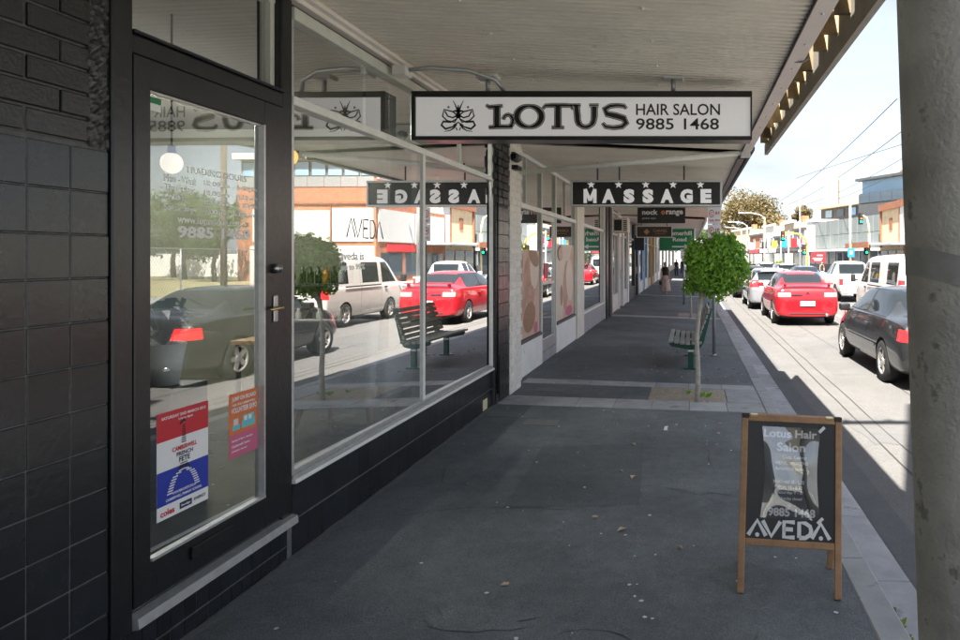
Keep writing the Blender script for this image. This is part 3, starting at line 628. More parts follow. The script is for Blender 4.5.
for lx, ly, lb in ((-4.6, 6.3, 'slim fluorescent lamp on the salon ceiling near the end wall'), (-6.2, 6.3, 'added fluorescent lamp brightening the salon over the counter')):  # the lamp over the counter is added to brighten the interior
    t = thing('ceiling_lamp', (lx, ly, 3.1), lb, 'lamp')
    MB().box(lx-.06, lx+.06, ly-1, ly+1, 3.17, 3.218).build('housing', 'white', t); MB().cyl((lx, ly-.98, 3.14), (lx, ly+.98, 3.14), .025, .025, 8).build('tube', 'tube', t, True)
CT = thing('counter', (-6.5, 5, .3), 'dark timber reception counter at the back of the salon', 'counter')
MB().bbox(-6.9, -6.2, 3.6, 6.2, .3, 1.3, .01).build('body', 'greydark', CT); MB().bbox(-6.95, -6.15, 3.55, 6.25, 1.3, 1.34, .006).build('counter_top', 'pale_wood', CT)
# ================================================================== AWNINGS
def cz(x): return 3.2-.045*(x-W)      # lining falls slightly to the street
def lining(aw, y0, y1, x0, x1, dz=0, detail=True, mt='ceiling'):
    nsh = max(1, round((y1-y0)/.762)); wsh = (y1-y0)/nsh; per = 11 if detail else 10; seg = 8 if detail else 4
    vs = []; n = per*seg
    pit_ = wsh/per; n = per*4; GR = ((0, 0), (.42, 0), (.60, .020), (.82, .020))     # trapezoid ribs
    for k in range(n+1):
        a, z = GR[k % 4]; y = (k//4+a)*pit_
        vs += [(x0, y, cz(x0)+dz+z-.01), (x1, y, cz(x1)+dz+z-.01)]
    me = MB().add(vs, [(2*k, 2*k+2, 2*k+3, 2*k+1) for k in range(n)]).mesh('lining_sheet', mt)
    for i in range(nsh): piece('lining_sheet', me, aw, (0, y0+i*wsh, random.uniform(0, .002)))
AW = thing('awning', (-.6, 2.5, 3.1), 'corrugated awning lining over the footpath outside the salon', 'awning')
lining(AW, -4.0, 8.66, W+.02, .66)
MB().box(W+.02, .895, -4.0, 9.3, 3.305, 3.325).build('roof_deck', 'rooftin', AW)
MB().bbox(.655, .77, -4.0, 8.66, 3.045, 3.06, .003).build('edge_strip', 'strip', AW); MB().box(.755, .77, -4, 8.66, 3.06, 3.30).build('edge_board', 'strip', AW)
MB().box(.650, .6565, -4.0, 8.66, 3.04, 3.075).build('shadow_gap', 'black', AW)  # solid black strip standing in for the shade of a gap
MB().box(.935, .975, -4.0, 8.66, 3.0, 3.74).build('fascia', 'fascia', AW)
yy = .3; k = 0
while yy < 8.6:
    z0 = 3.12+random.uniform(-.04, .05)
    MB().box(.845, .935, yy, yy+.045, z0, 3.70).build('bracket', 'wood' if k % 3 else 'wood_dark', AW)
    if k % 2: MB().box(.77, .935, yy+.05, yy+.095, 3.22, 3.31).build('outrigger', 'wood', AW)
    yy += random.choice((.34, .42, .55, .62)); k += 1
scr = MB().cyl((0, 0, 0), (0, 0, -.012), .011, .007, 8).mesh('screw', 'screw')
for x in (-1.28, -.25):
    for i in range(9): piece('screw', scr, AW, (x+random.uniform(-.015, .015), 2.7+i*.57, cz(x)-.006))
for i in range(10): piece('screw', scr, AW, (.72, 3.2+i*.55, 3.046))
MB().bbox(W+.02, W+.07, -4, 8.66, 3.155, 3.185, .004).build('wall_angle', 'strip', AW)
for (y) in (1.2, 4.7): MB().tube([(.71, y, 3.05), (.76, y-.05, 3.035), (.80, y-.08, 3.05)], .006).build('cable_tie', 'galv', AW)
AW2 = thing('awning', (-.7, 14, 3.05), 'lower corrugated awning over the footpath outside the massage shop', 'awning')
lining(AW2, 8.68, 22.6, W-.06, .62, -.05, False); MB().box(W-.06, .66, 8.68, 22.75, 3.2, 3.24).build('roof_deck', 'rooftin', AW2)
MB().box(.62, .70, 8.9, 22.6, 2.985, 3.22).build('edge_board', 'greydark', AW2); MB().cyl((.78, 8.9, 3.12), (.78, 22.6, 3.12), .06, .06, 10).build('gutter', 'greydark', AW2, True)
tag(MB().tube([(W+.06, 8.72, 2.79), (.66, 8.72, 3.04)], .036, 10).build('awning_strut', 'whiteframe', None, True), 'pale steel strut running from the wall up to the awning edge', 'strut')
m = MB().bbox(.64, .76, 8.67, 8.78, 2.98, 3.22, .006); tag(m.build('edge_plate', 'white'), 'white metal plate at the street end of the strut', 'plate')
AW3 = thing('awning', (-.7, 34, 3.0), 'pale awning over the far footpath shops', 'awning')
lining(AW3, 22.7, 48, W-.06, .5, -.12, False, 'strip'); MB().box(W-.06, .56, 22.7, 48, 3.1, 3.14).build('roof_deck', 'rooftin', AW3); MB().box(.5, .56, 22.7, 48, 2.9, 3.3).build('edge_board', 'whiteframe', AW3)
AW4 = thing('awning', (-.7, 70, 3.0), 'farthest awning at the end of the footpath', 'awning')
MB().box(W-.06, .5, 52, 100, 3.0, 3.08).build('roof_deck', 'strip', AW4); MB().box(.5, .56, 52, 100, 2.85, 3.4).build('edge_board', 'cream', AW4)
# light fittings, camera, conduit under the awning
JB = thing('junction_box', (W+.1, 5.0, 3.1), 'white junction box with a conduit under the awning beside the salon sign', 'junction box')
MB().bbox(W+.05, W+.15, 4.95, 5.07, 3.03, 3.10, .006).build('box', 'plasticw', JB)
MB().tube([(W+.15, 5.01, 3.08), (W+.3, 5.03, 3.10), (W+.55, 5.1, 3.10), (W+.72, 5.2, 3.06), (W+.77, 5.27, 2.99)], .016).build('conduit', 'galv', JB, True)
CM = thing('security_camera', (W+.1, 8.5, 2.85), 'small dark camera on the pier beside the strut', 'camera')
MB().bbox(W+.02, W+.12, 8.3, 8.5, 2.78, 2.83, .006).build('bracket', 'black', CM); MB().cyl((W+.07, 8.28, 2.93), (W+.07, 8.46, 2.93), .055, .055, 16).build('body', 'greydark', CM, True); MB().cyl((W+.07, 8.27, 2.93), (W+.07, 8.281, 2.93), .035, .035, 16).build('lens', 'cglass', CM)
t = thing('spot_lamp', (-1.3, 7.4, 3.1), 'small spot lamp fixed to the awning lining behind the salon sign', 'lamp'); MB().bbox(-1.4, -1.2, 7.35, 7.45, 3.06, 3.14, .006).build('base', 'galv', t); MB().cyl((-1.3, 7.4, 3.06), (-1.24, 7.34, 2.96), .05, .06, 12).build('head', 'galv', t, True)
# ================================================================== SIGNS UNDER THE AWNINGS
k = 5.25/690; SG = thing('hanging_sign', (-.82, 5.33, 2.6), 'long white salon lightbox sign hanging across the footpath', 'sign')
X = lambda x: (x-690)*k
Z = lambda y: 1.72+(257-y)*k
bx0, bx1, bz0, bz1 = X(411), X(752), Z(140), Z(91)
fr = MB(); fr.bbox(bx0, bx1, 5.24, 5.43, bz1-.045, bz1, .004).bbox(bx0, bx1, 5.24, 5.43, bz0, bz0+.03, .004).bbox(bx0, bx0+.035, 5.24, 5.43, bz0+.03, bz1-.045, .004).bbox(bx1-.012, bx1, 5.24, 5.43, bz0+.03, bz1-.045, .002)
fr.build('frame', 'signblack', SG); FACE = MB().box(bx0+.03, bx1-.012, 5.256, 5.414, bz0+.02, bz1-.03).build('face', 'signwhite', SG)
for xx in (485, 673):
    MB().cyl((X(xx), 5.33, bz1), (X(xx), 5.33, 3.12), .018, .018, 10).build('hanger_rod', 'galv', SG, True)
    MB().bbox(X(xx)-.085, X(xx)+.085, 5.27, 5.39, 3.09, 3.13, .012).build('ceiling_plate', 'plasticw', SG)
kz = k/2.667; o_ = (X(400), 5.2535, Z(80)); U = (kz, 0, 0); V = (0, 0, -kz)
def arc(cx, cy, rx, ry, a0, a1, n=20): return [(cx+rx*math.cos(R(a0+(a1-a0)*i/n)), cy+ry*math.sin(R(a0+(a1-a0)*i/n))) for i in range(n+1)]
LET = [([(258, 69), (258, 124)], 15), ([(229, 66), (238, 72), (262, 70), (274, 68)], [3, 7, 7, 4]), ([(236, 126), (262, 124), (300, 124)], [6, 8, 7]), (arc(288, 108, 13, 16, 70, -170, 14), [8]*8+[6]*7), 
       ([(380, 76), (388, 68), (405, 67), (440, 67), (456, 68), (462, 78)], [4, 7, 8, 8, 7, 4]), ([(421, 68), (421, 125)], 15), ([(404, 126), (438, 126)], 5),
       ([(464, 67), (470, 70), (473, 96)]+arc(495, 102, 22, 23, 172, 8, 16)+[(518, 96), (518, 70)], [7, 13, 14]+[13]*4+[9]*9+[12]*4+[14, 14]), ([(455, 67), (482, 67)], 5), ([(504, 67), (530, 67)], 5),
       ([(604, 76), (598, 69), (580, 67), (560, 69), (546, 77), (552, 90), (575, 95), (597, 102), (603, 114), (592, 124), (570, 127), (548, 124), (540, 114)], [4, 8, 8, 9, 12, 13, 14, 14, 13, 10, 8, 8, 5])]
OEL = arc(344, 97, 33, 28, 0, 360, 40)[:-1]
for j, (dw, mt) in enumerate(((8, 'signblack'), (4.5, 'lettergrey'), (1, 'signblack'))):
    mb = MB(); o2 = (o_[0], o_[1]-.0012*j, o_[2])
    for pts, w in LET: mb.stroke(pts, [q+dw-3 for q in w] if isinstance(w, list) else w+dw-3, o2, U, V)
    mb.stroke(OEL, [6+9*abs(math.cos(2*math.pi*i/40))+dw-3 for i in range(40)], o2, U, V, True)
    mb.build('lettering', mt, SG)
text('lettering', 'HAIR SALON', 'signblack', SG, (X(636), 5.2535, Z(115)), (1, 0, 0), (0, 0, 1), 84*k, 11.5*k, bold=.012)
text('lettering', '9885 1468', 'signblack', SG, (X(636), 5.2535, Z(129.5)), (1, 0, 0), (0, 0, 1), 83*k, 11.5*k, bold=.012)
em = MB()
for s in (1, -1):
    f = lambda pts: [(155+s*x, y) for x, y in pts]
    for pts, w in (([(0, 96), (-14, 84), (-38, 78), (-42, 96), (-30, 108), (-10, 112), (0, 96)], 4), ([(-36, 82), (-28, 96), (-14, 100), (-4, 94)], 4), ([(0, 100), (-20, 112), (-40, 110), (-45, 120), (-34, 130), (-14, 124), (0, 112), (14, 120)], [2, 4, 6, 6, 6, 4, 3, 2]), ([(-3, 78), (-8, 66), (-14, 54)], [5, 3, 1.5]), ([(0, 82), (-14, 82)], [9, 2]), ([(-4, 118), (-12, 128), (-22, 134), (-38, 137)], [3, 4, 3, 1.5]), ([(-6, 126), (-3, 134)], 3), (arc(-26, 72, 2, 2, 0, 360, 8), 2.5)):
        em.stroke(f(pts), w, o_, U, V)
em.stroke([(155, 66), (155, 100)], [2, 14], o_, U, V); em.build('lotus_emblem', 'signblack', SG)
# reverse side carries the same words
text('lettering', 'LOTUS  HAIR SALON', 'signblack', SG, (bx1-.3, 5.4155, bz0+.1), (-1, 0, 0), (0, 0, 1), 1.9, .17, bold=.03)
k = 10/690; SM = thing('hanging_sign', (-.6, 10.05, 2.45), 'black massage sign with five white stars under the awning', 'sign')
X = lambda x: (x-690)*k
Z = lambda y: 1.72+(257-y)*k
fr = MB(); a, b, c, d = X(570.5), X(722), Z(206.5), Z(180)
fr.bbox(a, b, 9.99, 10.13, d-.03, d, .003).bbox(a, b, 9.99, 10.13, c, c+.03, .003).bbox(a, a+.03, 9.99, 10.13, c+.03, d-.03, .003).bbox(b-.03, b, 9.99, 10.13, c+.03, d-.03, .003); fr.build('frame', 'alu', SM)
MB().box(a+.02, b-.02, 10.005, 10.115, c+.02, d-.02).build('face', 'signblack', SM)
for i, ch in enumerate('MASSAGE'):
    cx = (590, 608.5, 629, 648, 667, 686.5, 706)[i]; w = (13, 13, 11, 11, 13, 12.5, 11)[i]
    if ch == 'M':
        mb = MB(); q = (X(cx-w/2), 10.002, Z(203)); 
        for pp, ww in (([(.13, 0), (.13, 1)], .26), ([(.87, 0), (.87, 1)], .26)): mb.stroke(pp, ww, q, (w*k, 0, 0), (0, 0, 14*k))
        mb.stroke([(.13, 1.0), (.5, .18)], .24, (q[0], 10.0015, q[2]), (w*k, 0, 0), (0, 0, 14*k)).stroke([(.87, 1.0), (.5, .18)], .24, (q[0], 10.001, q[2]), (w*k, 0, 0), (0, 0, 14*k)); mb.build('lettering', 'letterglow', SM); continue
    text('lettering', ch, 'letterglow', SM, (X(cx-w/2), 10.002, Z(203)), (1, 0, 0), (0, 0, 1), w*k, 14*k, bold=.035 if ch == 'M' else .07)
for i in range(5):
    st = MB(); cx, cy = 591.2+i*27.3, 184.6
    pts = [(cx+(4.2 if j % 2 == 0 else 1.7)*math.sin(math.pi*j/5), cy-(4.2 if j % 2 == 0 else 1.7)*math.cos(math.pi*j/5)) for j in range(10)]
    st.add([(X(x), 10.002, Z(y)) for x, y in pts], [tuple(range(9, -1, -1))]).build('star', 'letterglow', SM)
for x in (597, 619, 684): MB().cyl((X(x), 10.06, d), (X(x), 10.06, 3.1), .012, .012, 8).build('hanger_rod', 'greydark', SM)
def boxsign(x0, x1, z0, z1, y, mt, frm, label, th=.1, top=3.0):
    t = thing('hanging_sign', ((x0+x1)/2, y, z0), label, 'sign'); f = .02
    MB().bbox(x0, x1, y, y+th, z0, z1, .004).build('frame', frm, t); MB().box(x0+f, x1-f, y-.004, y+.01, z0+f, z1-f).build('face', mt, t)
    for x in (x0+.15, x1-.15): MB().cyl((x, y+th/2, z1), (x, y+th/2, top), .012, .012, 8).build('hanger_rod', 'greydark', t)
    return t
t = boxsign(-1.34, -.12, 2.585, 2.985, 17.6, 'signblack', 'signblack', 'black shop sign with white words and one orange letter')
text('lettering', 'nock', 'white', t, (-1.22, 17.594, 2.80), (1, 0, 0), (0, 0, 1), .40, .13, bold=.03); text('lettering', 'o', 'orange', t, (-.74, 17.594, 2.80), (1, 0, 0), (0, 0, 1), .11, .11, bold=.07); text('lettering', 'range', 'white', t, (-.61, 17.594, 2.765), (1, 0, 0), (0, 0, 1), .43, .145, bold=.03)
text('lettering', 'global style', 'white', t, (-1.22, 17.594, 2.68), (1, 0, 0), (0, 0, 1), .35, .05)
t = boxsign(-1.57, -.52, 2.29, 2.63, 20.2, 'brownsign', 'strip', 'small brown sign with gold lettering in a pale frame', top=3.0)
text('lettering', 'CARMEL', 'gold', t, (-1.08, 20.194, 2.45), (1, 0, 0), (0, 0, 1), .42, .08); text('lettering', 'JEWELLERS', 'gold', t, (-1.02, 20.194, 2.385), (1, 0, 0), (0, 0, 1), .3, .035)
MB().prism([(0, -.09), (.09, 0), (0, .09), (-.09, 0)], (-1.27, 20.194, 2.46), (1, 0, 0), (0, 0, 1), (0, .002, 0)).build('emblem', 'gold', t)
t = thing('street_sign', (-.5, 30, 2.0), 'green road direction sign with a white arrow', 'sign')
MB().bbox(-1.35, .22, 30, 30.05, 1.98, 2.98, .02).build('border', 'white', t); MB().box(-1.31, .18, 29.99, 30.01, 2.02, 2.94).build('face', 'signgreen', t)
text('lettering', 'Summerhill', 'white', t, (-1.2, 29.985, 2.66), (1, 0, 0), (0, 0, 1), 1.28, .2, bold=.03); text('lettering', 'Road', 'white', t, (-.75, 29.985, 2.4), (1, 0, 0), (0, 0, 1), .6, .18, bold=.03)
ar = MB().box(-.78, -.2, 29.985, 29.988, 2.14, 2.2); ar.prism([(0, -.11), (.2, 0), (0, .11)], (-.24, 29.985, 2.17), (1, 0, 0), (0, 0, 1), (0, .003, 0)); ar.build('arrow', 'white', t)
for x in (-1.1, 0): MB().cyl((x, 30.03, 2.9), (x, 30.03, 3.1), .02, .02, 10).build('hanger_rod', 'galv', t, True)
t = boxsign(-2.0, -1.62, 1.95, 2.5, 24.5, 'black', 'skyblue', 'small dark sign with a bright blue frame on the wall', top=2.9)
t = boxsign(-.2, .35, 3.05, 3.5, 27, 'skyblue', 'white', 'bright blue sign at the awning edge', top=3.5)
t = boxsign(-1.6, .1, 2.2, 2.36, 36, 'yellow', 'yellow', 'yellow strip sign low under the far awning', top=2.9)
# ================================================================== SHOPS ALONG THE FOOTPATH
W2 = -2.28
S2 = thing('shopfront', (W2, 11, .07), 'white painted massage shopfront with photo posters in its windows', 'shopfront')
MB().box(W-.2, W+.035, 8.25, 8.80, -.1, 3.25).build('pilaster_backing', 'cream', S2)
wb = MB().bbox(-.02, .0, -.112, .112, -.037, .037, .005).mesh('brick', 'whitebrick')
for r in range(37):
    for c in range(2): piece('brick', wb, S2, (W+.043, 8.385+c*.26+(.06 if r % 2 else -.02), .10+r*.085), scale=(1, 1.08, 1))
MB().box(W-.22, W+.034, 8.249, 8.262, .06, 3.2).build('pilaster_face', 'whitewall', S2)
MB().box(W2-.2, W2, 8.8, 10.66, -.1, .53).build('stall_riser', 'whitewall', S2); MB().box(W2-.2, W2, 11.78, 13.8, -.1, .55).build('stall_riser', 'whitewall', S2)
MB().box(W2-.2, W2-.01, 10.66, 11.78, -.1, .24).build('door_step', 'concrete', S2)
gx = W2-.04
for a, b, z0, z1 in ((8.82, 9.66, 2.45, 3.1), (9.70, 10.62, 2.45, 3.1), (10.7, 11.74, 2.45, 3.1), (11.83, 12.7, 2.45, 3.1), (12.75, 13.75, 2.45, 3.1), (8.86, 10.62, .56, 2.4), (11.83, 13.75, .58, 2.4)):
    MB().quad((gx, a, z0), (gx, b, z0), (gx, b, z1), (gx, a, z1)).build('window_pane', 'glass2', S2)
for y, w in ((8.80, .06), (10.62, .08), (11.74, .09), (13.74, .07)): MB().bbox(gx-.04, gx+.035, y, y+w, .5, 3.12, .004).build('mullion', 'paleframe', S2)
for y in (9.66, 12.70): MB().bbox(gx-.03, gx+.025, y, y+.045, 2.45, 3.12, .004).build('mullion', 'paleframe', S2)
MB().bbox(gx-.04, gx+.045, 8.8, 13.8, 2.39, 2.46, .004).build('transom', 'whiteframe', S2); MB().bbox(gx-.04, gx+.045, 8.8, 13.8, 3.1, 3.16, .004).build('top_rail', 'whiteframe', S2)
MB().bbox(gx-.04, gx+.05, 8.82, 10.62, .53, .57, .004).build('sill', 'greydark', S2); MB().bbox(gx-.04, gx+.05, 11.83, 13.74, .55, .59, .004).build('sill', 'greydark', S2)
d = MB().bbox(gx-.02, gx+.02, 10.7, 10.78, .24, 2.39, .003).bbox(gx-.02, gx+.02, 11.66, 11.74, .24, 2.39, .003).bbox(gx-.02, gx+.02, 10.78, 11.66, .24, .42, .003).bbox(gx-.02, gx+.02, 10.78, 11.66, 2.3, 2.39, .003).bbox(gx-.02, gx+.02, 10.78, 11.66, 1.28, 1.34, .003).build('door', 'alu', S2)
MB().quad((gx, 10.78, .42), (gx, 11.66, .42), (gx, 11.66, 1.28), (gx, 10.78, 1.28)).build('glass_pane', 'glass2', d); MB().quad((gx, 10.78, 1.34), (gx, 11.66, 1.34), (gx, 11.66, 2.3), (gx, 10.78, 2.3)).build('glass_pane', 'glass2', d)
MB().box(gx+.004, gx+.006, 10.95, 11.25, 1.38, 1.62).build('red_sticker', 'red', d)
MB().box(W2-.3, W2+.02, 13.82, 14.5, -.1, 3.2).build('pilaster', 'cream', S2)
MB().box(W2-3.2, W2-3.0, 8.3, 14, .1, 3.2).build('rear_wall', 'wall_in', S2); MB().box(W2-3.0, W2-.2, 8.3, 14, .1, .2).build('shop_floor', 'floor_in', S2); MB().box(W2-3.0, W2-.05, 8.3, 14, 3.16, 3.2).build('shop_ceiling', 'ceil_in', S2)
# photo posters: generic massage pictures printed flat on sheets
def ell(cy, cz_, ry, rz, n=28, rot=0):
    c, s = math.cos(rot), math.sin(rot)
    return [(cy+ry*math.cos(2*math.pi*i/n)*c-rz*math.sin(2*math.pi*i/n)*s, cz_+ry*math.cos(2*math.pi*i/n)*s+rz*math.sin(2*math.pi*i/n)*c) for i in range(n)]
def poster(y0, y1, z0, z1, shapes, label):
    t = thing('poster', (gx+.004, (y0+y1)/2, z0), label, 'poster'); MB().box(gx+.002, gx+.006, y0, y1, z0, z1).build('sheet', 'skin2', t)
    for i, (mt, pts) in enumerate(shapes):
        cl = [(min(max(a, 0), 1), min(max(b, 0), 1)) for a, b in pts]
        MB().add([(gx+.0064+.0004*i, y0+(y1-y0)*a, z0+(z1-z0)*b) for a, b in cl], [tuple(range(len(cl)))]).build('print', mt, t)
    return t
am('poster_pale', (.66, .56, .46), .45, var=.08, scale=3); am('poster_hair', (.30, .17, .09), .5, var=.4, scale=30)
poster(8.88, 10.6, .58, 1.82, [('poster_pale', [(0, 0), (.0, 1), (.42, 1), (.3, .6), (.18, .3)]), ('skin', ell(.62, .62, .20, .30, rot=.2)), ('poster_pale', ell(.80, .8, .16, .26)), ('skin3', ell(.30, .72, .06, .25, rot=-.3)), ('poster_hair', ell(.62, .22, .22, .17, rot=.3)), ('poster_hair', ell(.78, .92, .20, .10, rot=-.4)), ('skin3', ell(.60, .60, .05, .012, rot=.3)), ('skin3', ell(.72, .56, .04, .01, rot=.2)), ('pink', ell(.64, .45, .035, .012, rot=.2)), ('skin', ell(.42, .38, .05, .22, rot=-.7)), ('white', ell(.1, .04, .16, .06)), ('skin2', ell(.18, .25, .12, .34, rot=-.3)), ('pink', ell(.25, .06, .09, .06)), ('pink', ell(.85, .07, .07, .07))], 'massage photo poster in the wider window next to the white brick pilaster')
poster(11.86, 13.72, .60, 1.95, [('poster_pale', [(0, 0), (0, 1), (.9, 1), (.5, .5), (.35, 0)]), ('skin', ell(.55, .45, .16, .34, rot=-.2)), ('poster_pale', ell(.75, .5, .2, .3, rot=.2)), ('skin3', ell(.30, .32, .07, .14)), ('pink', ell(.7, .08, .2, .07)), ('black', ell(.22, .88, .14, .10)), ('skin2', ell(.26, .87, .11, .09))], 'massage photo poster with a dark ring shape in the second window')
# third shop: dark framed window
def shop(name, y0, y1, wx, riser, wallm, framem, wins, doors, label, rz=.5, top=3.1, pil=None):
    t = thing('shopfront', (wx, (y0+y1)/2, .07), label, 'shopfront'); g = wx-.05
    for a, b in wins:
        MB().box(wx-.2, wx, a, b, -.1, rz).build('stall_riser', riser, t)
        MB().bbox(g-.04, g+.05, a, b, rz, rz+.05, .005).build('sill', framem, t); MB().bbox(g-.04, g+.04, a, b, top-.06, top, .005).build('top_rail', framem, t); MB().bbox(g-.04, g+.04, a, b, 2.38, 2.45, .005).build('transom', framem, t)
        MB().bbox(g-.04, g+.04, a, a+.07, rz+.05, top-.06, .005).build('mullion', framem, t); MB().bbox(g-.04, g+.04, b-.07, b, rz+.05, top-.06, .005).build('mullion', framem, t)
        MB().quad((g, a+.07, rz+.05), (g, b-.07, rz+.05), (g, b-.07, 2.38), (g, a+.07, 2.38)).build('window_pane', 'glass2', t); MB().quad((g, a+.07, 2.45), (g, b-.07, 2.45), (g, b-.07, top-.06), (g, a+.07, top-.06)).build('window_pane', 'glass2', t)
    for a, b in doors:
        dd = MB().bbox(g-.06, g-.02, a, a+.1, .1, 2.38, .004).bbox(g-.06, g-.02, b-.1, b, .1, 2.38, .004).bbox(g-.06, g-.02, a+.1, b-.1, .1, .35, .004).bbox(g-.06, g-.02, a+.1, b-.1, 2.28, 2.38, .004).build('door', framem, t)
        MB().quad((g-.04, a+.1, .35), (g-.04, b-.1, .35), (g-.04, b-.1, 2.28), (g-.04, a+.1, 2.28)).build('glass_pane', 'glass2', dd); MB().bbox(g-.02, g+.03, b-.09, b-.05, 1.0, 1.3, .004).build('handle', 'steel', dd)
        MB().box(g-.03, g+.03, a, b, 2.38, top).build('door_head', framem, t)
    used = sorted(wins+doors); y = y0
    for a, b in used+[(y1, y1)]:
        if a-y > .05: MB().box(wx-.25, wx+(.04 if pil else .02), y, a, -.1, 3.25).build('pilaster', pil or wallm, t)
        y = b
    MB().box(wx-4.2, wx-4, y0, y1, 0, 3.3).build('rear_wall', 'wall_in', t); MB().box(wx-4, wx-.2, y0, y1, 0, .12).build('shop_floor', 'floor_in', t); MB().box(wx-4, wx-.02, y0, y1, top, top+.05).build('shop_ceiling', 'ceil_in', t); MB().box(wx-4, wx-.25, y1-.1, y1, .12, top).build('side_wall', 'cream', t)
    return t
shop('s', 14.5, 19.4, W2, 'greywall', 'cream', 'whiteframe', [(14.75, 18.4)], [], 'grey shopfront with one wide window past the massage shop', .48)
MB_ = MB().bbox(W2-.1, W2+.06, 18.45, 18.75, .05, 3.1, .01); tag(MB_.build('black_post', 'signblack'), 'glossy black post at the edge of the grey shopfront', 'post')
MB_ = MB().bbox(W2-.1, W2+.1, 19.0, 19.45, .05, 3.1, .01); tag(MB_.build('charcoal_post', 'greydark'), 'dark grey post before the cream shopfront', 'post')
shop('s', 19.5, 25.4, W2, 'cream', 'cream', 'paleframe', [(20.1, 21.9), (23.5, 25.0)], [(22.1, 23.2)], 'cream shopfront with a wall unit above its window', .55, pil='whitewall')
ac = thing('air_conditioner', (W2+.2, 20.8, 2.35), 'boxy air conditioner sticking out above the cream shop window', 'air conditioner')
MB().bbox(W2, W2+.45, 20.3, 21.0, 2.45, 2.88, .02).build('body', 'cream', ac)
for i in range(6): MB().box(W2+.32, W2+.42, 20.285, 20.30, 2.5+i*.055, 2.53+i*.055).build('vent_slat', 'greydark', ac)
MB().box(W2+.05, W2+.27, 20.285, 20.30, 2.5, 2.82).build('grille', 'black', ac)
shop('s', 25.5, 30.4, W2, 'greydark', 'greydark', 'signblack', [(25.8, 28.3)], [(28.6, 29.9)], 'charcoal shopfront in the middle of the row', .5)
shop('s', 30.5, 37, W2, 'whitewall', 'whitewall', 'skyblue', [(31, 33.2), (34.8, 36.5)], [(33.4, 34.6)], 'white shopfront with blue window frames down the street', .6)
shop('s', 37.1, 44, W2, 'render', 'tan', 'wood', [(37.6, 40), (41.6, 43.5)], [(40.2, 41.4)], 'tan shopfront with timber frames down the street', .5)
shop('s', 44.1, 52, W2, 'whitewall', 'whitewall', 'paleframe', [(44.6, 47), (48.7, 51.4)], [(47.2, 48.5)], 'pale shopfront near the far end of the awnings', .6)
shop('s', 52.1, 100, W2, 'cream', 'cream', 'paleframe', [(53, 58), (60, 66), (68, 76), (80, 90)], [], 'farthest long cream shopfront under the last awning', .6)
# upper storeys, above the awnings (out of frame, they close the street on this side)
u = thing('upper_storey', (-5, 45, 3.3), 'brick parapet above the awnings on the shop side', 'building')
for a, b, h, mt in ((-8, 8.7, 4.6, 'blackpaint'), (8.7, 22, 4.8, 'whitewall'), (22, 44, 4.9, 'redbrick'), (44, 100, 5.0, 'cream')): MB().box(-9, W2-.02, a, b-.02, 3.32, h).build('parapet', mt, u)
tag(MB().box(-9, W2-.3, 8.45, 100, -.2, .02).build('shop_ground', 'floor_in'), kind='structure')
# bins / A-board dots down the path
# ================================================================== A-FRAME BOARD
AB = bpy.data.objects.new('sandwich_board', None); COL.objects.link(AB); AB.location = (0, 0, 0)
tag(AB, 'timber framed black sandwich board standing on the footpath by the kerb', 'sandwich board')
wA, hA = .53, .90
def af(name, mb, mt, sm=False):
    return mb.build(name, mt, AB, sm)
th = math.atan2(.17, .88)
def lean(mb, sgn):      # build upright in the plane y=0, then lean about the foot line
    for v in mb.v:
        y, z = v.y, v.z; c, s = math.cos(th), math.sin(th)*sgn
        v.y, v.z = y*c+z*s, z*c-y*s
        if sgn < 0: v.y += .36
    return mb
for sgn in (1, -1):
    for sx_ in (-1, 1):
        x = sx_*(wA/2-.0175); af('leg', lean(MB().bbox(x-.0175, x+.0175, -.011, .011, 0, hA, .003), sgn), 'aframe_wood')
    af('rail', lean(MB().bbox(-wA/2+.036, wA/2-.036, -.011, .011, hA-.035, hA-.001, .003), sgn), 'aframe_wood'); af('rail', lean(MB().bbox(-wA/2+.036, wA/2-.036, -.011, .011, .235, .27, .003), sgn), 'aframe_wood')
    af('panel', lean(MB().box(-wA/2+.034, wA/2-.034, -.003, .003, .268, hA-.033), sgn), 'charcoal')
for sx_ in (-1, 1):
    af('hinge', MB().bbox(sx_*.2-.02, sx_*.2+.02, .155, .20, .872, .884, .002), 'brass')
    af('corner_cap', lean(MB().bbox(sx_*(wA/2-.02)-.02, sx_*(wA/2-.02)+.02, -.014, .012, hA-.02, hA+.004, .003), 1), 'black')
def aft(s, x0, x1, z, h, mt='white', bold=.02):
    o = text('lettering', s, mt, AB, (x0, -.0042, z), (1, 0, 0), (0, 0, 1), x1-x0, h, bold=bold); tmp = MB(); tmp.v = [v.co.copy() for v in o.data.vertices]; lean(tmp, 1)
    for v, p in zip(o.data.vertices, tmp.v): v.co = p
aft('Lotus Hair', -.145, .135, .785, .042, bold=.03); aft('Salon', -.075, .075, .715, .045, bold=.03)
for s, z, a, b in (('Cuts, Colour', .675, -.045, .085), ('MENS, WOMENS', .645, -.08, .09), ('Barbering & perms', .615, -.08, .07), ('Mon / wed 10 - 5.30', .55, -.09, .07), ('thurs 10 - 8.30', .522, -.065, .06), ('Saturday 9 - 5', .495, -.07, .06), ('Sunday closed', .465, -.05, .06)): aft(s, a, b, z, .02)
aft('9885 1468', -.115, .13, .385, .045, bold=.04)
mb = MB()
for pts, _ in AV: mb.stroke([(-.215+x/4.55*.42, .285+y*.075) for x, y in pts], .021, (0, -.0042, 0), (1, 0, 0), (0, 0, 1))
for cx in (-.168, .16): mb.add([(cx+.011*math.cos(2*math.pi*i/14), -.0042, .289+.011*math.sin(2*math.pi*i/14)) for i in range(14)], [tuple(range(14))])
af('lettering', lean(mb, 1), 'white')
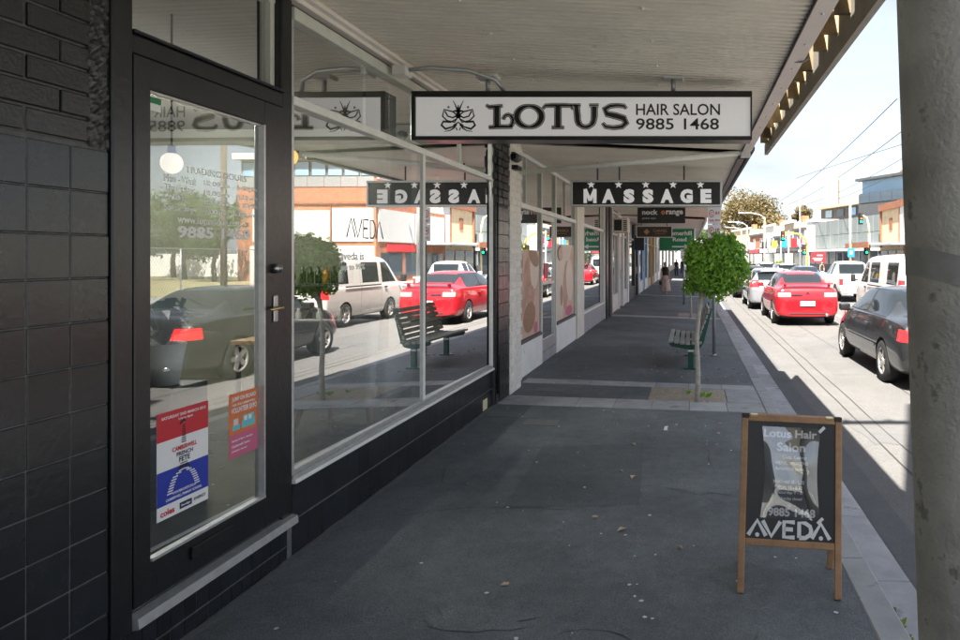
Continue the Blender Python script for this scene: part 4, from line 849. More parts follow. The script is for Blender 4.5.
# clear plastic pocket, buckled, taped on at its corners
pk = MB(); nx, nz_ = 26, 34; vs = []
for j in range(nz_+1):
    for i in range(nx+1):
        a, b = i/nx, j/nz_; pin = .018*math.sin(math.pi*b)*(1-2*a)
        yb = -.006-.016*math.sin(math.pi*a)*math.sin(math.pi*b)-.005*math.sin(7*a+3*b)*math.sin(math.pi*a)*math.sin(math.pi*b)-.002*math.sin(17*b+4*a)*math.sin(math.pi*a)*math.sin(math.pi*b)
        vs.append((-.155+.31*a+pin, yb, .375+.465*b))
pk.add(vs, [(j*(nx+1)+i, j*(nx+1)+i+1, (j+1)*(nx+1)+i+1, (j+1)*(nx+1)+i) for j in range(nz_) for i in range(nx)])
af('plastic_pocket', lean(pk, 1), 'film', True)
for (x, z, mt) in ((-.165, .83, 'black'), (.16, .835, 'white'), (-.165, .385, 'black'), (.155, .375, 'white')):
    t_ = MB().box(-.02, .02, -.0085, -.0075, -.008, .008)
    for v in t_.v: q = v.x; v.x, v.z = x+q*.7-v.z*.7, z+q*.7*(1 if x > 0 else -1)+v.z*.7
    af('tape', lean(t_, 1), mt)
AB.location = (.505, 3.53, pz(.505)+.002); AB.rotation_euler = (0, R(1.6), R(-5))
# ================================================================== POLE ON THE KERB
PL = thing('utility_pole', (.80, 1.93, -.03), 'thick weathered grey pole on the kerb at the right edge', 'pole')
def plx(z): return .795-.0385*(z-1.2)
n = 24; vs = []; H_ = [-.1, .3, .8, 1.2, 1.6, 2.0, 2.4, 3, 4, 5.5, 7, 9, 11.2]
mp_ = MB()
for z in H_:
    for k_ in range(n): a = 2*math.pi*k_/n; r = .172-.004*z; vs.append((plx(min(z, 3))-.0*z+r*math.cos(a), 1.93+r*math.sin(a), z))
mp_.add(vs, [(j*n+k_, j*n+(k_+1) % n, (j+1)*n+(k_+1) % n, (j+1)*n+k_) for j in range(len(H_)-1) for k_ in range(n)]); mp_.build('shaft', 'polecon', PL, True)
vs = []; bnd = MB()
for z in (1.62, 1.66, 1.70):
    for k_ in range(n): a = 2*math.pi*k_/n; vs.append((plx(z)+.1685*math.cos(a), 1.93+.1685*math.sin(a), z-.05*math.cos(a)))
bnd.add(vs, [(j*n+k_, j*n+(k_+1) % n, (j+1)*n+(k_+1) % n, (j+1)*n+k_) for j in range(2) for k_ in range(n)]); bnd.build('paint_band', 'polepaint', PL, True)
MB().box(plx(3)-1.0, plx(3)+1.0, 1.80, 1.72, 9.9, 10.05).build('crossarm', 'wood_dark', PL)
for x in (-.9, -.4, .4, .9): MB().cyl((plx(3)+x, 1.76, 10.05), (plx(3)+x, 1.76, 10.2), .04, .03, 10).build('insulator', 'white', PL, True)
# ================================================================== STREET TREES
def leaves(m, c, rad, n, size, seed, lump=.12, shell=.55, flat=0):
    rnd = random.Random(seed); ph = [(rnd.uniform(0, 6.3), rnd.uniform(2, 5), rnd.uniform(0, 6.3), rnd.uniform(2, 5)) for _ in range(4)]
    for _ in range(n):
        while True:
            d = Vector((rnd.gauss(0, 1), rnd.gauss(0, 1), rnd.gauss(0, 1)))
            if d.length > .01: break
        d.normalize(); a = math.atan2(d.y, d.x); e = math.asin(max(-1, min(1, d.z)))
        k = 1+lump*sum(math.sin(p+q*a)*math.cos(r_+s_*e) for p, q, r_, s_ in ph)/1.6
        t = (shell+(1-shell)*rnd.random()**.6)*k*rnd.uniform(.92, 1.06)
        p = Vector(c)+Vector((d.x*rad[0], d.y*rad[1], d.z*rad[2]))*t
        up = (d+Vector((rnd.gauss(0, .55), rnd.gauss(0, .55), rnd.gauss(0, .55)))).normalized()
        ax = up.cross(Vector((rnd.gauss(0, 1), rnd.gauss(0, 1), rnd.gauss(0, 1)-.6))).normalized(); bx_ = up.cross(ax)
        l = size*rnd.uniform(.5, 1.45); w = l*rnd.uniform(.42, .62)
        m.add([p-ax*l*.5, p+bx_*w*.5+up*l*.08, p+ax*l*.5-up*l*.10, p-bx_*w*.5+up*l*.08], [(0, 1, 2, 3)])
    return m
def street_tree(x, y, cx, rx, rz, zc, seed, label, n):
    t = thing('street_tree', (x, y, pz(x)), label, 'tree')
    tr = MB(); tr.tube([(x, y, pz(x)-.05), (x+.012, y, .35), (x-.006, y, .75), (x+.02, y+.01, 1.05), (x+.045, y, 1.22)], [.036, .030, .026, .026, .03], 10)
    rnd = random.Random(seed)
    for i in range(9):
        a = rnd.uniform(0, 6.28); q = rnd.uniform(.12, .85)
        e_ = Vector((cx+math.cos(a)*rx*q*.8, y+math.sin(a)*rx*q*.8, zc+rnd.uniform(-.5, .7)*rz)); s = Vector((x+.04, y, 1.18))
        tr.tube([s, s.lerp(e_, .5)+Vector((0, 0, .05)), e_], [.018, .012, .005], 6)
    tr.build('trunk', 'bark', t, True)
    cr = MB(); leaves(cr, (cx, y, zc), (rx, rx, rz), n, .062, seed, .13, .60); leaves(cr, (cx, y, zc), (rx*.8, rx*.8, rz*.8), n//3, .06, seed+1, .05, .3)
    for i in range(16):
        a = rnd.uniform(0, 6.28); e = rnd.uniform(-.9, 1.3); leaves(cr, (cx+rx*.98*math.cos(a)*math.cos(e), y+rx*.98*math.sin(a)*math.cos(e), zc+rz*1.0*math.sin(e)), (.06, .06, .07), n//180, .06, seed*9+i)
    leaves(cr, (cx-.30, y, zc-.25), (.10, .12, .10), n//30, .055, seed+2)
    cr.build('crown', 'leaf', t); return t
street_tree(.085, 8.2, .305, .385, .375, 1.61, 3, 'clipped ball-headed street tree with pale trunk beside the bench', 4600)
street_tree(.02, 19.6, .2, .42, .40, 1.65, 11, 'second ball-headed street tree beyond the bench', 1500)
street_tree(.1, 30.5, .15, .45, .42, 1.7, 12, 'third ball-headed street tree down the footpath', 700)
wd = MB(); rnd = random.Random(4)
for cx, cy, nn in ((.12, 8.45, 14), (.2, 8.42, 14), (-.02, 8.6, 8)):
    for i in range(nn):
        a = rnd.uniform(0, 6.3); l = rnd.uniform(.03, .09); wd.add([(cx, cy, .0), (cx+math.cos(a)*l*.6-.01, cy+math.sin(a)*l*.6, .05), (cx+math.cos(a)*l, cy+math.sin(a)*l, .05+l*.3), (cx+math.cos(a)*l*.6+.01, cy+math.sin(a)*l*.6, .03)], [(0, 1, 2, 3)])
tag(wd.build('weeds', 'leaf'), 'small green weeds at the foot of the nearest tree', 'weeds', kind='stuff')
wd = MB()
for i in range(34):
    cy = rnd.uniform(3.25, 3.55); a = rnd.uniform(0, 6.3); l = rnd.uniform(.02, .05); z = -.155; hh = rnd.uniform(.01, .09); cx = 1.03+rnd.uniform(0, .02)
    wd.add([(cx, cy, z), (cx+math.cos(a)*l*.6-.008, cy+math.sin(a)*l*.6, z+hh), (cx+math.cos(a)*l, cy+math.sin(a)*l, z+hh*1.1), (cx+math.cos(a)*l*.6+.008, cy+math.sin(a)*l*.6, z+hh*.8)], [(0, 1, 2, 3)])
tag(wd.build('weeds', 'leaf_yel'), 'green weeds growing in the kerb gap by the pole', 'weeds', kind='stuff')
# ================================================================== BENCH
BN = thing('bench', (.0, 11.2, 0), 'green cast-iron bench with weathered grey slats facing the shops', 'bench')
by0, by1 = 10.45, 12.15
for y in (by0+.10, by1-.14):
    m = MB(); prof = [(-.36, .40), (-.32, .43), (-.1, .385), (.06, .39), (.10, .44), (.24, .93), (.30, .93), (.17, .40), (.12, .33), (.05, .31), (-.1, .31), (-.33, .355)]
    m.prism(prof, (.04, y, 0), (1, 0, 0), (0, 0, 1), (0, .045, 0)); fixn(m.build('end_frame', 'green', BN))
    MB().bbox(-.03, .055, y-.005, y+.05, pz(0), .335, .006).build('leg', 'green', BN); MB().bbox(-.033, .058, y-.008, y+.053, .27, .30, .003).build('leg_band', 'white', BN)
    MB().bbox(-.10, .12, y-.02, y+.065, pz(0), .02, .004).build('foot_plate', 'green', BN)
for i in range(6):
    t_ = i/5; x = -.335+.44*t_; z = .425-.035*math.sin(t_*2.4)+.0; MB().bbox(x-.034+.04, x+.034+.04, by0, by1, z-.004, z+.028, .005).build('slat', 'slat', BN)
for i in range(6):
    t_ = i/5; x = .10+.15*t_; z = .49+.40*t_; m = MB().bbox(-.016, .016, by0, by1, -.032, .032, .005)
    for v in m.v: a, b = v.x, v.z; v.x, v.z = .03+x+a*.94+b*.34, z-a*.34+b*.94
    m.build('slat', 'slat', BN)
# ================================================================== PARKING SIGNS, BOLLARD POSTS
PS = thing('parking_sign', (.42, 12.1, pz(.42)), 'parking sign plates on a thin steel post behind the tree', 'sign')
MB().cyl((.42, 12.1, pz(.42)), (.42, 12.1, 2.68), .03, .03, 12).build('post', 'galv', PS, True); MB().cyl((.42, 12.1, pz(.42)), (.42, 12.1, pz(.42)+.03), .06, .05, 12).build('base_collar', 'galv', PS, True)
for z0, ch, s2 in ((2.30, 'C', '8-9'), (2.0, 'P', '1P')):
    MB().bbox(.31, .54, 12.055, 12.066, z0, z0+.29, .003).build('plate', 'white', PS)
    MB().stroke(arc(0, 0, 1, 1, 0, 350, 20), .25, (.375, 12.052, z0+.18), (.04, 0, 0), (0, 0, .06)).build('ring', 'red', PS)
    text('lettering', ch, 'red', PS, (.355, 12.052, z0+.15), (1, 0, 0), (0, 0, 1), .035, .055, bold=.03); text('lettering', s2, 'red', PS, (.445, 12.052, z0+.16), (1, 0, 0), (0, 0, 1), .07, .06, bold=.03); text('lettering', 'ZONE', 'red', PS, (.335, 12.052, z0+.04), (1, 0, 0), (0, 0, 1), .08, .035, bold=.03); text('lettering', 'MON-FRI', 'red', PS, (.44, 12.052, z0+.05), (1, 0, 0), (0, 0, 1), .08, .03, bold=.03)
PS2 = thing('sign_post', (-.22, 25, 0), 'thin steel post on the footpath near the walking woman', 'post')
MB().cyl((-.22, 25, 0), (-.22, 25, 2.0), .035, .035, 10).build('post', 'galv', PS2, True); MB().bbox(-.35, -.09, 24.96, 24.965, 1.65, 2.0, .002).build('plate', 'white', PS2)
# ================================================================== LITTER, GUM SPOTS
lt = MB(); rnd = random.Random(9)
for i in range(170):
    x = rnd.uniform(-2.1, .84); y = 2.6+rnd.random()**1.3*16; r = rnd.uniform(.004, .013); n_ = 6; z = pz(x)+.0025
    lt.add([(x+r*rnd.uniform(.6, 1.3)*math.cos(2*math.pi*k_/n_), y+r*rnd.uniform(.6, 1.3)*math.sin(2*math.pi*k_/n_), z) for k_ in range(n_)], [tuple(range(n_))])
tag(lt.build('gum_spots', 'lettergrey'), 'pale gum spots and grit scattered on the footpath', 'litter', kind='stuff')
lf = MB()
for i in range(46):
    x = rnd.uniform(-.9, .8); y = rnd.uniform(9.6, 13) if i < 34 else rnd.uniform(4, 9); a = rnd.uniform(0, 6.3); l = rnd.uniform(.02, .05); z = pz(x)+.004
    lf.add([(x-math.cos(a)*l, y-math.sin(a)*l, z), (x+math.sin(a)*l*.5, y-math.cos(a)*l*.5, z+.012), (x+math.cos(a)*l, y+math.sin(a)*l, z), (x-math.sin(a)*l*.5, y+math.cos(a)*l*.5, z+.012)], [(0, 1, 2, 3)])
tag(lf.build('fallen_leaves', 'tan'), 'dry fallen leaves lying under the bench', 'leaves', kind='stuff')
tag(MB().prism([(-.02, -.08), (.02, -.08), (.012, .0), (.02, .08), (-.015, .07)], (-.24, 6.88, pz(-.24)+.003), (1, 0, 0), (0, 1, 0), (0, 0, .004)).build('paper_scrap', 'white'), 'white paper scrap on the asphalt before the tree pit', 'litter')
for x, y, lb in ((-.95, 3.55, 'pinkish scrap near the bottom edge of the picture'), (-.62, 4.5, 'brown scrap in the middle of the footpath')): tag(MB().prism([(-.02, -.015), (.02, -.012), (.016, .015), (-.012, .017)], (x, y, pz(x)+.003), (1, 0, 0), (0, 1, 0), (0, 0, .005)).build('paper_scrap', 'tan'), lb, 'litter')
# ================================================================== VEHICLES
def car_mesh(st, creases, wheels, wr, level):
    """loft the stations (y, zbot, wmid, zbelt, wbelt, ztop, wtop, zc), smooth, cut the wheel arches"""
    bm = bmesh.new(); rings = []
    for (y, zb, wm, zl, wl, zt, wt, zc) in st:
        half = [(wm-.12, zb), (wm-.03, zb+.10), (wm, zb+(zl-zb)*.55), (wl, zl), (wl-.025, zl+.022), (wt, zt), (wt*.6, zt+(zc-zt)*.75)]
        pts = [(0, zb)]+half+[(0, zc)]+[(-x, z) for x, z in reversed(half)]
        rings.append([bm.verts.new((x, y, z)) for x, z in pts])
    n = len(rings[0]); cl = bm.edges.layers.float.new('crease_edge')
    for a, b in zip(rings[:-1], rings[1:]):
        for i in range(n): bm.faces.new((a[i], a[(i+1) % n], b[(i+1) % n], b[i]))
    bm.faces.new(rings[0][::-1]); bm.faces.new(rings[-1])
    bm.edges.ensure_lookup_table()
    for a, b in zip(rings[:-1], rings[1:]):
        for i in (4, 5, 6, n-4, n-5, n-6):
            e = bm.edges.get((a[i], b[i]))
            if e: e[cl] = .55 if i in (4, 5, n-4, n-5) else .35
    for r in creases:
        for i in range(n):
            e = bm.edges.get((rings[r][i], rings[r][(i+1) % n]))
            if e: e[cl] = creases[r]
    bmesh.ops.recalc_face_normals(bm, faces=bm.faces)
    me = bpy.data.meshes.new('c'); bm.to_mesh(me); bm.free()
    ob = bpy.data.objects.new('c', me); COL.objects.link(ob)
    s = ob.modifiers.new('s', 'SUBSURF'); s.levels = level; s.render_levels = level
    c = MB(); wm = max(q[2] for q in st)
    for y in wheels:
        for sg in (-1, 1): c.cyl((sg*(wm+.2), y, wr), (sg*(wm-.26), y, wr), wr+.045, wr+.045, 28)
    cut = c.build('cut', None); fixn(cut)
    b = ob.modifiers.new('b', 'BOOLEAN'); b.operation = 'DIFFERENCE'; b.object = cut; b.solver = 'EXACT'
    dg = bpy.context.evaluated_depsgraph_get(); res = bpy.data.meshes.new_from_object(ob.evaluated_get(dg))
    bpy.data.objects.remove(ob); bpy.data.objects.remove(cut); return res
def zone_split(res, zones, wheels, wr, default):
    """cut the body along planes and hand out its faces: {part: [(material, mesh)]}"""
    bm = bmesh.new(); bm.from_mesh(res); bmesh.ops.recalc_face_normals(bm, faces=bm.faces)
    lay = bm.faces.layers.int.new('z')
    for zi, (nm, mt, box, planes) in enumerate(zones):
        x0, x1, y0, y1, z0, z1 = box; pls = []
        for co, no in (((x0, 0, 0), (1, 0, 0)), ((x1, 0, 0), (-1, 0, 0)), ((0, y0, 0), (0, 1, 0)), ((0, y1, 0), (0, -1, 0)), ((0, 0, z0), (0, 0, 1)), ((0, 0, z1), (0, 0, -1))): pls.append((Vector(co), Vector(no)))
        pls += [(Vector(a), Vector(b)) for a, b in planes]
        for mir in (1, -1):
            P = [(Vector((c.x*mir, c.y, c.z)), Vector((nn.x*mir, nn.y, nn.z))) for c, nn in pls]
            for c, nn in P:
                fs = [f for f in bm.faces if f[lay] == 0 and f.calc_center_median().x*mir > -.02 and all((v2.co.y > y0-.4 and v2.co.y < y1+.4 and v2.co.z > z0-.4) for v2 in f.verts[:1])]
                ge = list({e for f in fs for e in f.edges})+list({v2 for f in fs for v2 in f.verts})+fs
                bmesh.ops.bisect_plane(bm, geom=ge, plane_co=c, plane_no=nn, dist=1e-5)
            for f in bm.faces:
                if f[lay] == 0:
                    q = f.calc_center_median()
                    if all((q-c).dot(nn) > -1e-5 for c, nn in P): f[lay] = zi+1
    for f in bm.faces:
        if f[lay] == 0:
            q = f.calc_center_median()
            for y in wheels:
                if math.hypot(q.y-y, q.z-wr) < wr+.046 and abs(q.x) < 5 and (abs(f.normal.x) > .98 and abs(q.x) < .65 or (Vector((0, q.y-y, q.z-wr)).normalized().dot(f.normal) < -.8)): f[lay] = 99
            if q.z < .34 and f.normal.z < -.7: f[lay] = 99
    out = []
    for zi in sorted({f[lay] for f in bm.faces}):
      sides = (1, -1) if 0 < zi < 99 and zones[zi-1][2][0] > 0 else (0,)
      for sd_ in sides:
        b2 = bm.copy(); l2 = b2.faces.layers.int['z']
        bmesh.ops.delete(b2, geom=[f for f in b2.faces if f[l2] != zi or f.calc_center_median().x*sd_ < 0], context='FACES')
        nm, mt = ('body', default) if zi == 0 else ('underbody', 'well') if zi == 99 else zones[zi-1][:2]
        me = bpy.data.meshes.new(nm); 
        for f in b2.faces: f.smooth = True
        b2.to_mesh(me); b2.free(); me.materials.append(M[mt])
        if me.polygons: out.append((nm, me))
    bm.free(); return out
def wheel_meshes(r, w, style):
    t = MB().lathe([(r*.64, -w/2), (r*.93, -w/2), (r, -w/2+.025), (r, w/2-.025), (r*.93, w/2), (r*.64, w/2)], n=28, axis='x')
    rim = MB().lathe([(r*.66, w/2-.002), (r*.60, w/2-.012), (r*.57, w/2-.05), (r*.2, w/2-.045), (r*.19, w/2-.018), (0.001, w/2-.015)], n=28, axis='x')
    back = MB().lathe([(r*.57, w/2-.055), (.001, w/2-.06)], n=20, axis='x')  # near-black disc backing the spokes
    sp = MB(); ns = {'five': 5, 'twin': 10, 'hub': 7}[style]
    for i in range(ns):
        a = 2*math.pi*i/ns+(.12 if style == 'twin' and i % 2 else 0); c, s = math.cos(a), math.sin(a)
        w0, w1 = (.045, .032) if style == 'five' else (.024, .02)
        sp.add([(w/2-.02, c*r*.15-s*w0, s*r*.15+c*w0), (w/2-.02, c*r*.15+s*w0, s*r*.15-c*w0), (w/2-.012, c*r*.6+s*w1, s*r*.6-c*w1), (w/2-.012, c*r*.6-s*w1, s*r*.6+c*w1),
                (w/2-.05, c*r*.15-s*w0, s*r*.15+c*w0), (w/2-.05, c*r*.15+s*w0, s*r*.15-c*w0), (w/2-.04, c*r*.6+s*w1, s*r*.6-c*w1), (w/2-.04, c*r*.6-s*w1, s*r*.6+c*w1)], [(0, 1, 2, 3), (0, 4, 5, 1), (1, 5, 6, 2), (3, 2, 6, 7), (0, 3, 7, 4)])
    ring = MB().lathe([(r*.66, w/2-.002), (r*.60, w/2-.010), (r*.575, w/2-.04)], n=28, axis='x'); hub = MB().lathe([(r*.19, w/2-.05), (r*.17, w/2-.012), (.001, w/2-.010)], n=16, axis='x')
    sp.add(ring.v, ring.f); sp.add(hub.v, hub.f)
    return (t.mesh('tyre', 'tyre', smooth=True), sp.mesh('rim', 'rim'), back.mesh('backing_disc', 'well'))
def add_wheels(root, wheels, r, w, track, style):
    ty, ri, bk = wheel_meshes(r, w, style)
    for y in wheels:
        for sg in (-1, 1):
            e = bpy.data.objects.new('wheel', ty); COL.objects.link(e); e.parent = root; e.location = (sg*track, y, r); e.rotation_euler = (0, 0, 0 if sg > 0 else math.pi)
            for nm, me in (('rim', ri), ('backing_disc', bk)):
                c = bpy.data.objects.new(nm, me); COL.objects.link(c); c.parent = e
def car(spec, paint, loc, label, cat='car', group=None, sub=2, yaw=0):
    root = thing('parked_car' if cat == 'x' else cat.replace(' ', '_'), (0, 0, 0), label, cat, group)
    res = car_mesh(spec['st'], spec['cr'], spec['wh'], spec['wr'], sub)
    for nm, me in zone_split(res, spec['zones'], spec['wh'], spec['wr'], paint):
        o = bpy.data.objects.new(nm, me); COL.objects.link(o); o.parent = root
    add_wheels(root, spec['wh'], spec['wr'], .205, spec['tr'], spec['style'])
    spec['extra'](root, paint)
    root.location = loc; root.rotation_euler = (0, 0, R(yaw)); return root
def seams(*ys):     # door shut lines as slim strips on the body side
    return [('door_seam', 'seam', (.6, 1.2, y-.004, y+.004, .30, zt), []) for y, zt in ys]
# --- dark compact executive sedan
def bmw_extra(r, p):
    for sg in (-1, 1):
        soft(MB().box(sg*.98-.09, sg*.98+.09, 2.86, 3.02, .93, 1.06), 'mirror', p, r, .03); MB().box(sg*.86-.04, sg*.86+.04, 2.92, 2.97, .93, .96).build('mirror_arm', 'trim', r)
        for y in (1.72, 2.62): MB().bbox(sg*.875-.018, sg*.875+.018, y, y+.17, .805, .835, .008).build('door_handle', p, r)
        MB().bbox(sg*.885-.008, sg*.885+.008, 1.30, 3.22, .50, .54, .004).build('side_moulding', p, r)
    MB().bbox(-.26, .26, -.035, .0, .70, .81, .004).build('number_plate', 'plate', r)
    MB().cyl((-.5, -.03, .30), (-.5, .2, .30), .03, .03, 10).build('exhaust', 'chrome', r, True)
    MB().box(-.7, .7, .02, .045, .50, .515).build('bumper_strip', 'chrome', r)
SED = dict(wh=(.98, 3.705), wr=.315, tr=.76, style='five', cr={0: .4, 3: .3, 4: .3, 7: .3, 8: .3}, extra=bmw_extra,
 st=[(.0, .30, .72, .63, .70, .67, .62, .68), (.07, .24, .84, .88, .77, .955, .66, .97), (.20, .20, .868, .93, .81, 1.005, .66, 1.02), (.78, .19, .878, .955, .825, 1.035, .63, 1.05), (1.38, .19, .878, .96, .815, 1.345, .56, 1.385),
     (1.85, .19, .878, .955, .815, 1.385, .57, 1.415), (2.45, .19, .878, .945, .815, 1.375, .58, 1.41), (2.92, .19, .878, .935, .815, 1.305, .58, 1.345), (3.52, .19, .875, .915, .80, .955, .68, .985), (4.1, .22, .85, .80, .76, .845, .62, .875), (4.38, .26, .76, .62, .68, .67, .58, .69), (4.47, .32, .62, .54, .58, .57, .5, .58)])
def sideglass(b0, b1, pill, zb, slopeR, slopeF, zt):
    """two side windows: planes give the raked ends"""
    return [('side_window', 'cglass', (.4, 1.2, b0, pill-.035, zb, zt), [slopeR]), ('side_window', 'cglass', (.4, 1.2, pill+.035, b1, zb, zt), [slopeF])]
SED['zones'] = [('rear_window', 'cglass', (0, .53, .84, 1.36, 1.03, 1.40), []), ('windscreen', 'cglass', (0, .56, 2.96, 3.50, .98, 1.36), [])] + \
  sideglass(.90, 3.28, 2.12, .985, ((.6, .98, 1.0), (0, .85, -.52)), ((.6, 3.28, 1.0), (0, -.72, -.70)), 1.345) + [('window_trim', 'trim', (.4, 1.2, .84, 3.34, .965, 1.362), [((.6, .94, 1.0), (0, .85, -.52)), ((.6, 3.33, 1.0), (0, -.72, -.70))])] + \
  [('tail_light', 'tail', (.54, 1.2, -.1, .26, .70, .865), [((.54, 0, .7), (.97, 0, -.2))]), ('door_seam', 'seam', (.6, 1.2, 2.116, 2.124, .30, .99), []), ('door_seam', 'seam', (.6, 1.2, 1.236, 1.244, .62, .99), []), ('door_seam', 'seam', (.6, 1.2, 3.256, 3.264, .30, .94), []), ('door_seam', 'seam', (.6, 1.2, 1.24, 3.26, .30, .306), []), ('boot_seam', 'seam', (0, .72, -.1, .2, .905, .912), [])]
car(SED, 'p_black', (3.76, 9.48, -.165), 'dark grey sedan nearest the camera beside the pole', 'car', 'cars queuing away from the camera', 3, 0)
# --- red sedan with a boot spoiler
def lancer_extra(r, p):
    for sg in (-1, 1):
        soft(MB().box(sg*.97-.09, sg*.97+.09, 2.98, 3.12, .97, 1.10), 'mirror', p, r, .03); MB().box(sg*.86-.04, sg*.86+.04, 3.02, 3.07, .96, .99).build('mirror_arm', 'trim', r)
        for y in (1.75, 2.72): MB().bbox(sg*.875-.018, sg*.875+.018, y, y+.17, .84, .87, .008).build('door_handle', p, r)
        MB().box(sg*.6-.03, sg*.6+.03, .10, .2, 1.06, 1.16).build('spoiler_post', p, r)
    fixn(MB().prism([(.0, 1.145), (.04, 1.175), (.26, 1.165), (.26, 1.15)], (-.70, .06, 0), (0, 1, 0), (0, 0, 1), (1.40, 0, 0)).build('spoiler', p, r))
    MB().bbox(-.20, .20, -.03, .02, .55, .68, .004).build('number_plate', 'plate', r); text('lettering', 'XPV 482', 'navy', r, (-.16, -.032, .585), (1, 0, 0), (0, 0, 1), .32, .06, bold=.02)
    MB().bbox(-.5, .5, .0, .04, .30, .36, .01).build('lower_grille', 'trim', r)
    m = MB()
    for a in (90, 210, 330):
        c, s = math.cos(R(a)), math.sin(R(a)); m.prism([(0, 0), (.03*c-.018*s, .03*s+.018*c), (.065*c, .065*s), (.03*c+.018*s, .03*s-.018*c)], (0, -.005, .93), (1, 0, 0), (0, 0, 1), (0, .012, 0))
    fixn(m.build('badge', 'chrome', r)); MB().cyl((.52, -.03, .31), (.52, .2, .31), .045, .045, 12).build('exhaust', 'chrome', r, True)
    MB().box(-.45, -.15, -.006, .012, .84, .87).build('model_badge', 'chrome', r)
LAN = dict(wh=(.95, 3.585), wr=.32, tr=.77, style='five', cr={0: .4, 3: .3, 4: .3, 7: .3, 8: .3}, extra=lancer_extra,
 st=[(.0, .27, .74, .66, .74, .72, .66, .74), (.05, .24, .85, .92, .79, 1.02, .70, 1.04), (.18, .20, .875, .98, .82, 1.06, .69, 1.08), (.62, .19, .882, 1.0, .83, 1.08, .65, 1.10), (1.25, .19, .882, 1.0, .82, 1.39, .55, 1.43),
     (1.80, .19, .882, .99, .82, 1.45, .56, 1.49), (2.45, .19, .882, .975, .82, 1.44, .57, 1.475), (2.90, .19, .882, .965, .82, 1.37, .57, 1.41), (3.65, .19, .88, .93, .80, .97, .68, 1.0), (4.2, .22, .86, .80, .76, .85, .62, .87), (4.48, .26, .78, .62, .70, .68, .6, .70), (4.57, .32, .62, .54, .58, .57, .5, .58)])
LAN['zones'] = [('rear_window', 'cglass', (0, .54, .68, 1.23, 1.08, 1.44), []), ('windscreen', 'cglass', (0, .55, 2.94, 3.62, .99, 1.42), [])] + \
  sideglass(.95, 3.32, 2.15, 1.035, ((.6, .95, 1.04), (0, .82, -.57)), ((.6, 3.32, 1.03), (0, -.64, -.77)), 1.40) + [('window_trim', 'trim', (.4, 1.2, .88, 3.4, 1.015, 1.415), [((.6, .91, 1.04), (0, .82, -.57)), ((.6, 3.37, 1.03), (0, -.64, -.77))])] + \
  [('tail_light', 'tailw', (.46, .80, -.1, .09, .80, .915), []), ('tail_light', 'tail', (.42, 1.2, -.1, .34, .80, 1.0), [((.42, 0, .8), (.95, 0, -.3))]), ('door_seam', 'seam', (.6, 1.2, 2.146, 2.154, .30, 1.03), []), ('door_seam', 'seam', (.6, 1.2, 1.196, 1.204, .66, 1.03), []), ('door_seam', 'seam', (.6, 1.2, 3.336, 3.344, .30, .97), []), ('bumper_seam', 'seam', (0, .9, -.1, .35, .735, .742), [])]
car(LAN, 'p_red', (3.2, 18.75, -.165), 'bright red sedan with boot spoiler queuing ahead of the dark sedan', 'car', 'cars queuing away from the camera', 2, 0)
# --- hatchback
def hatch_extra(r, p):
    for sg in (-1, 1): soft(MB().box(sg*.97-.09, sg*.97+.09, 2.75, 2.88, .98, 1.10), 'mirror', p, r, .03)
    MB().bbox(-.22, .22, -.03, .02, .62, .74, .004).build('number_plate', 'plate', r); MB().bbox(-.55, .55, .26, .42, 1.42, 1.45, .01).build('roof_spoiler', p, r)
HAT = dict(wh=(.72, 3.33), wr=.315, tr=.75, style='hub', cr={0: .4, 2: .3, 3: .3}, extra=hatch_extra,
 st=[(.0, .28, .74, .66, .74, .72, .66, .74), (.06, .22, .84, .95, .80, 1.0, .66, 1.01), (.12, .20, .868, .98, .815, 1.06, .63, 1.07), (.50, .19, .875, .99, .815, 1.39, .55, 1.43), (1.1, .19, .875, .985, .815, 1.455, .56, 1.49), (1.8, .19, .875, .975, .815, 1.46, .57, 1.495), (2.45, .19, .875, .965, .815, 1.40, .57, 1.44), (3.3, .19, .87, .93, .80, .98, .68, 1.0), (3.9, .22, .85, .80, .75, .86, .62, .87), (4.2, .26, .76, .62, .68, .68, .6, .70), (4.28, .32, .62, .54, .58, .57, .5, .58)])
HAT['zones'] = [('rear_window', 'cglass', (0, .54, .08, .46, 1.05, 1.40), []), ('windscreen', 'cglass', (0, .55, 2.52, 3.28, .99, 1.42), [])] + \
  sideglass(.42, 2.95, 1.75, 1.03, ((.6, .35, 1.0), (0, .94, -.34)), ((.6, 2.95, 1.03), (0, -.62, -.78)), 1.40) + [('tail_light', 'tail', (.5, 1.2, -.1, .34, .80, 1.06), [])]
car(HAT, 'p_silver', (2.98, 24.6, -.165), 'silver hatchback just ahead of the red sedan', 'car', 'cars queuing away from the camera', 2)
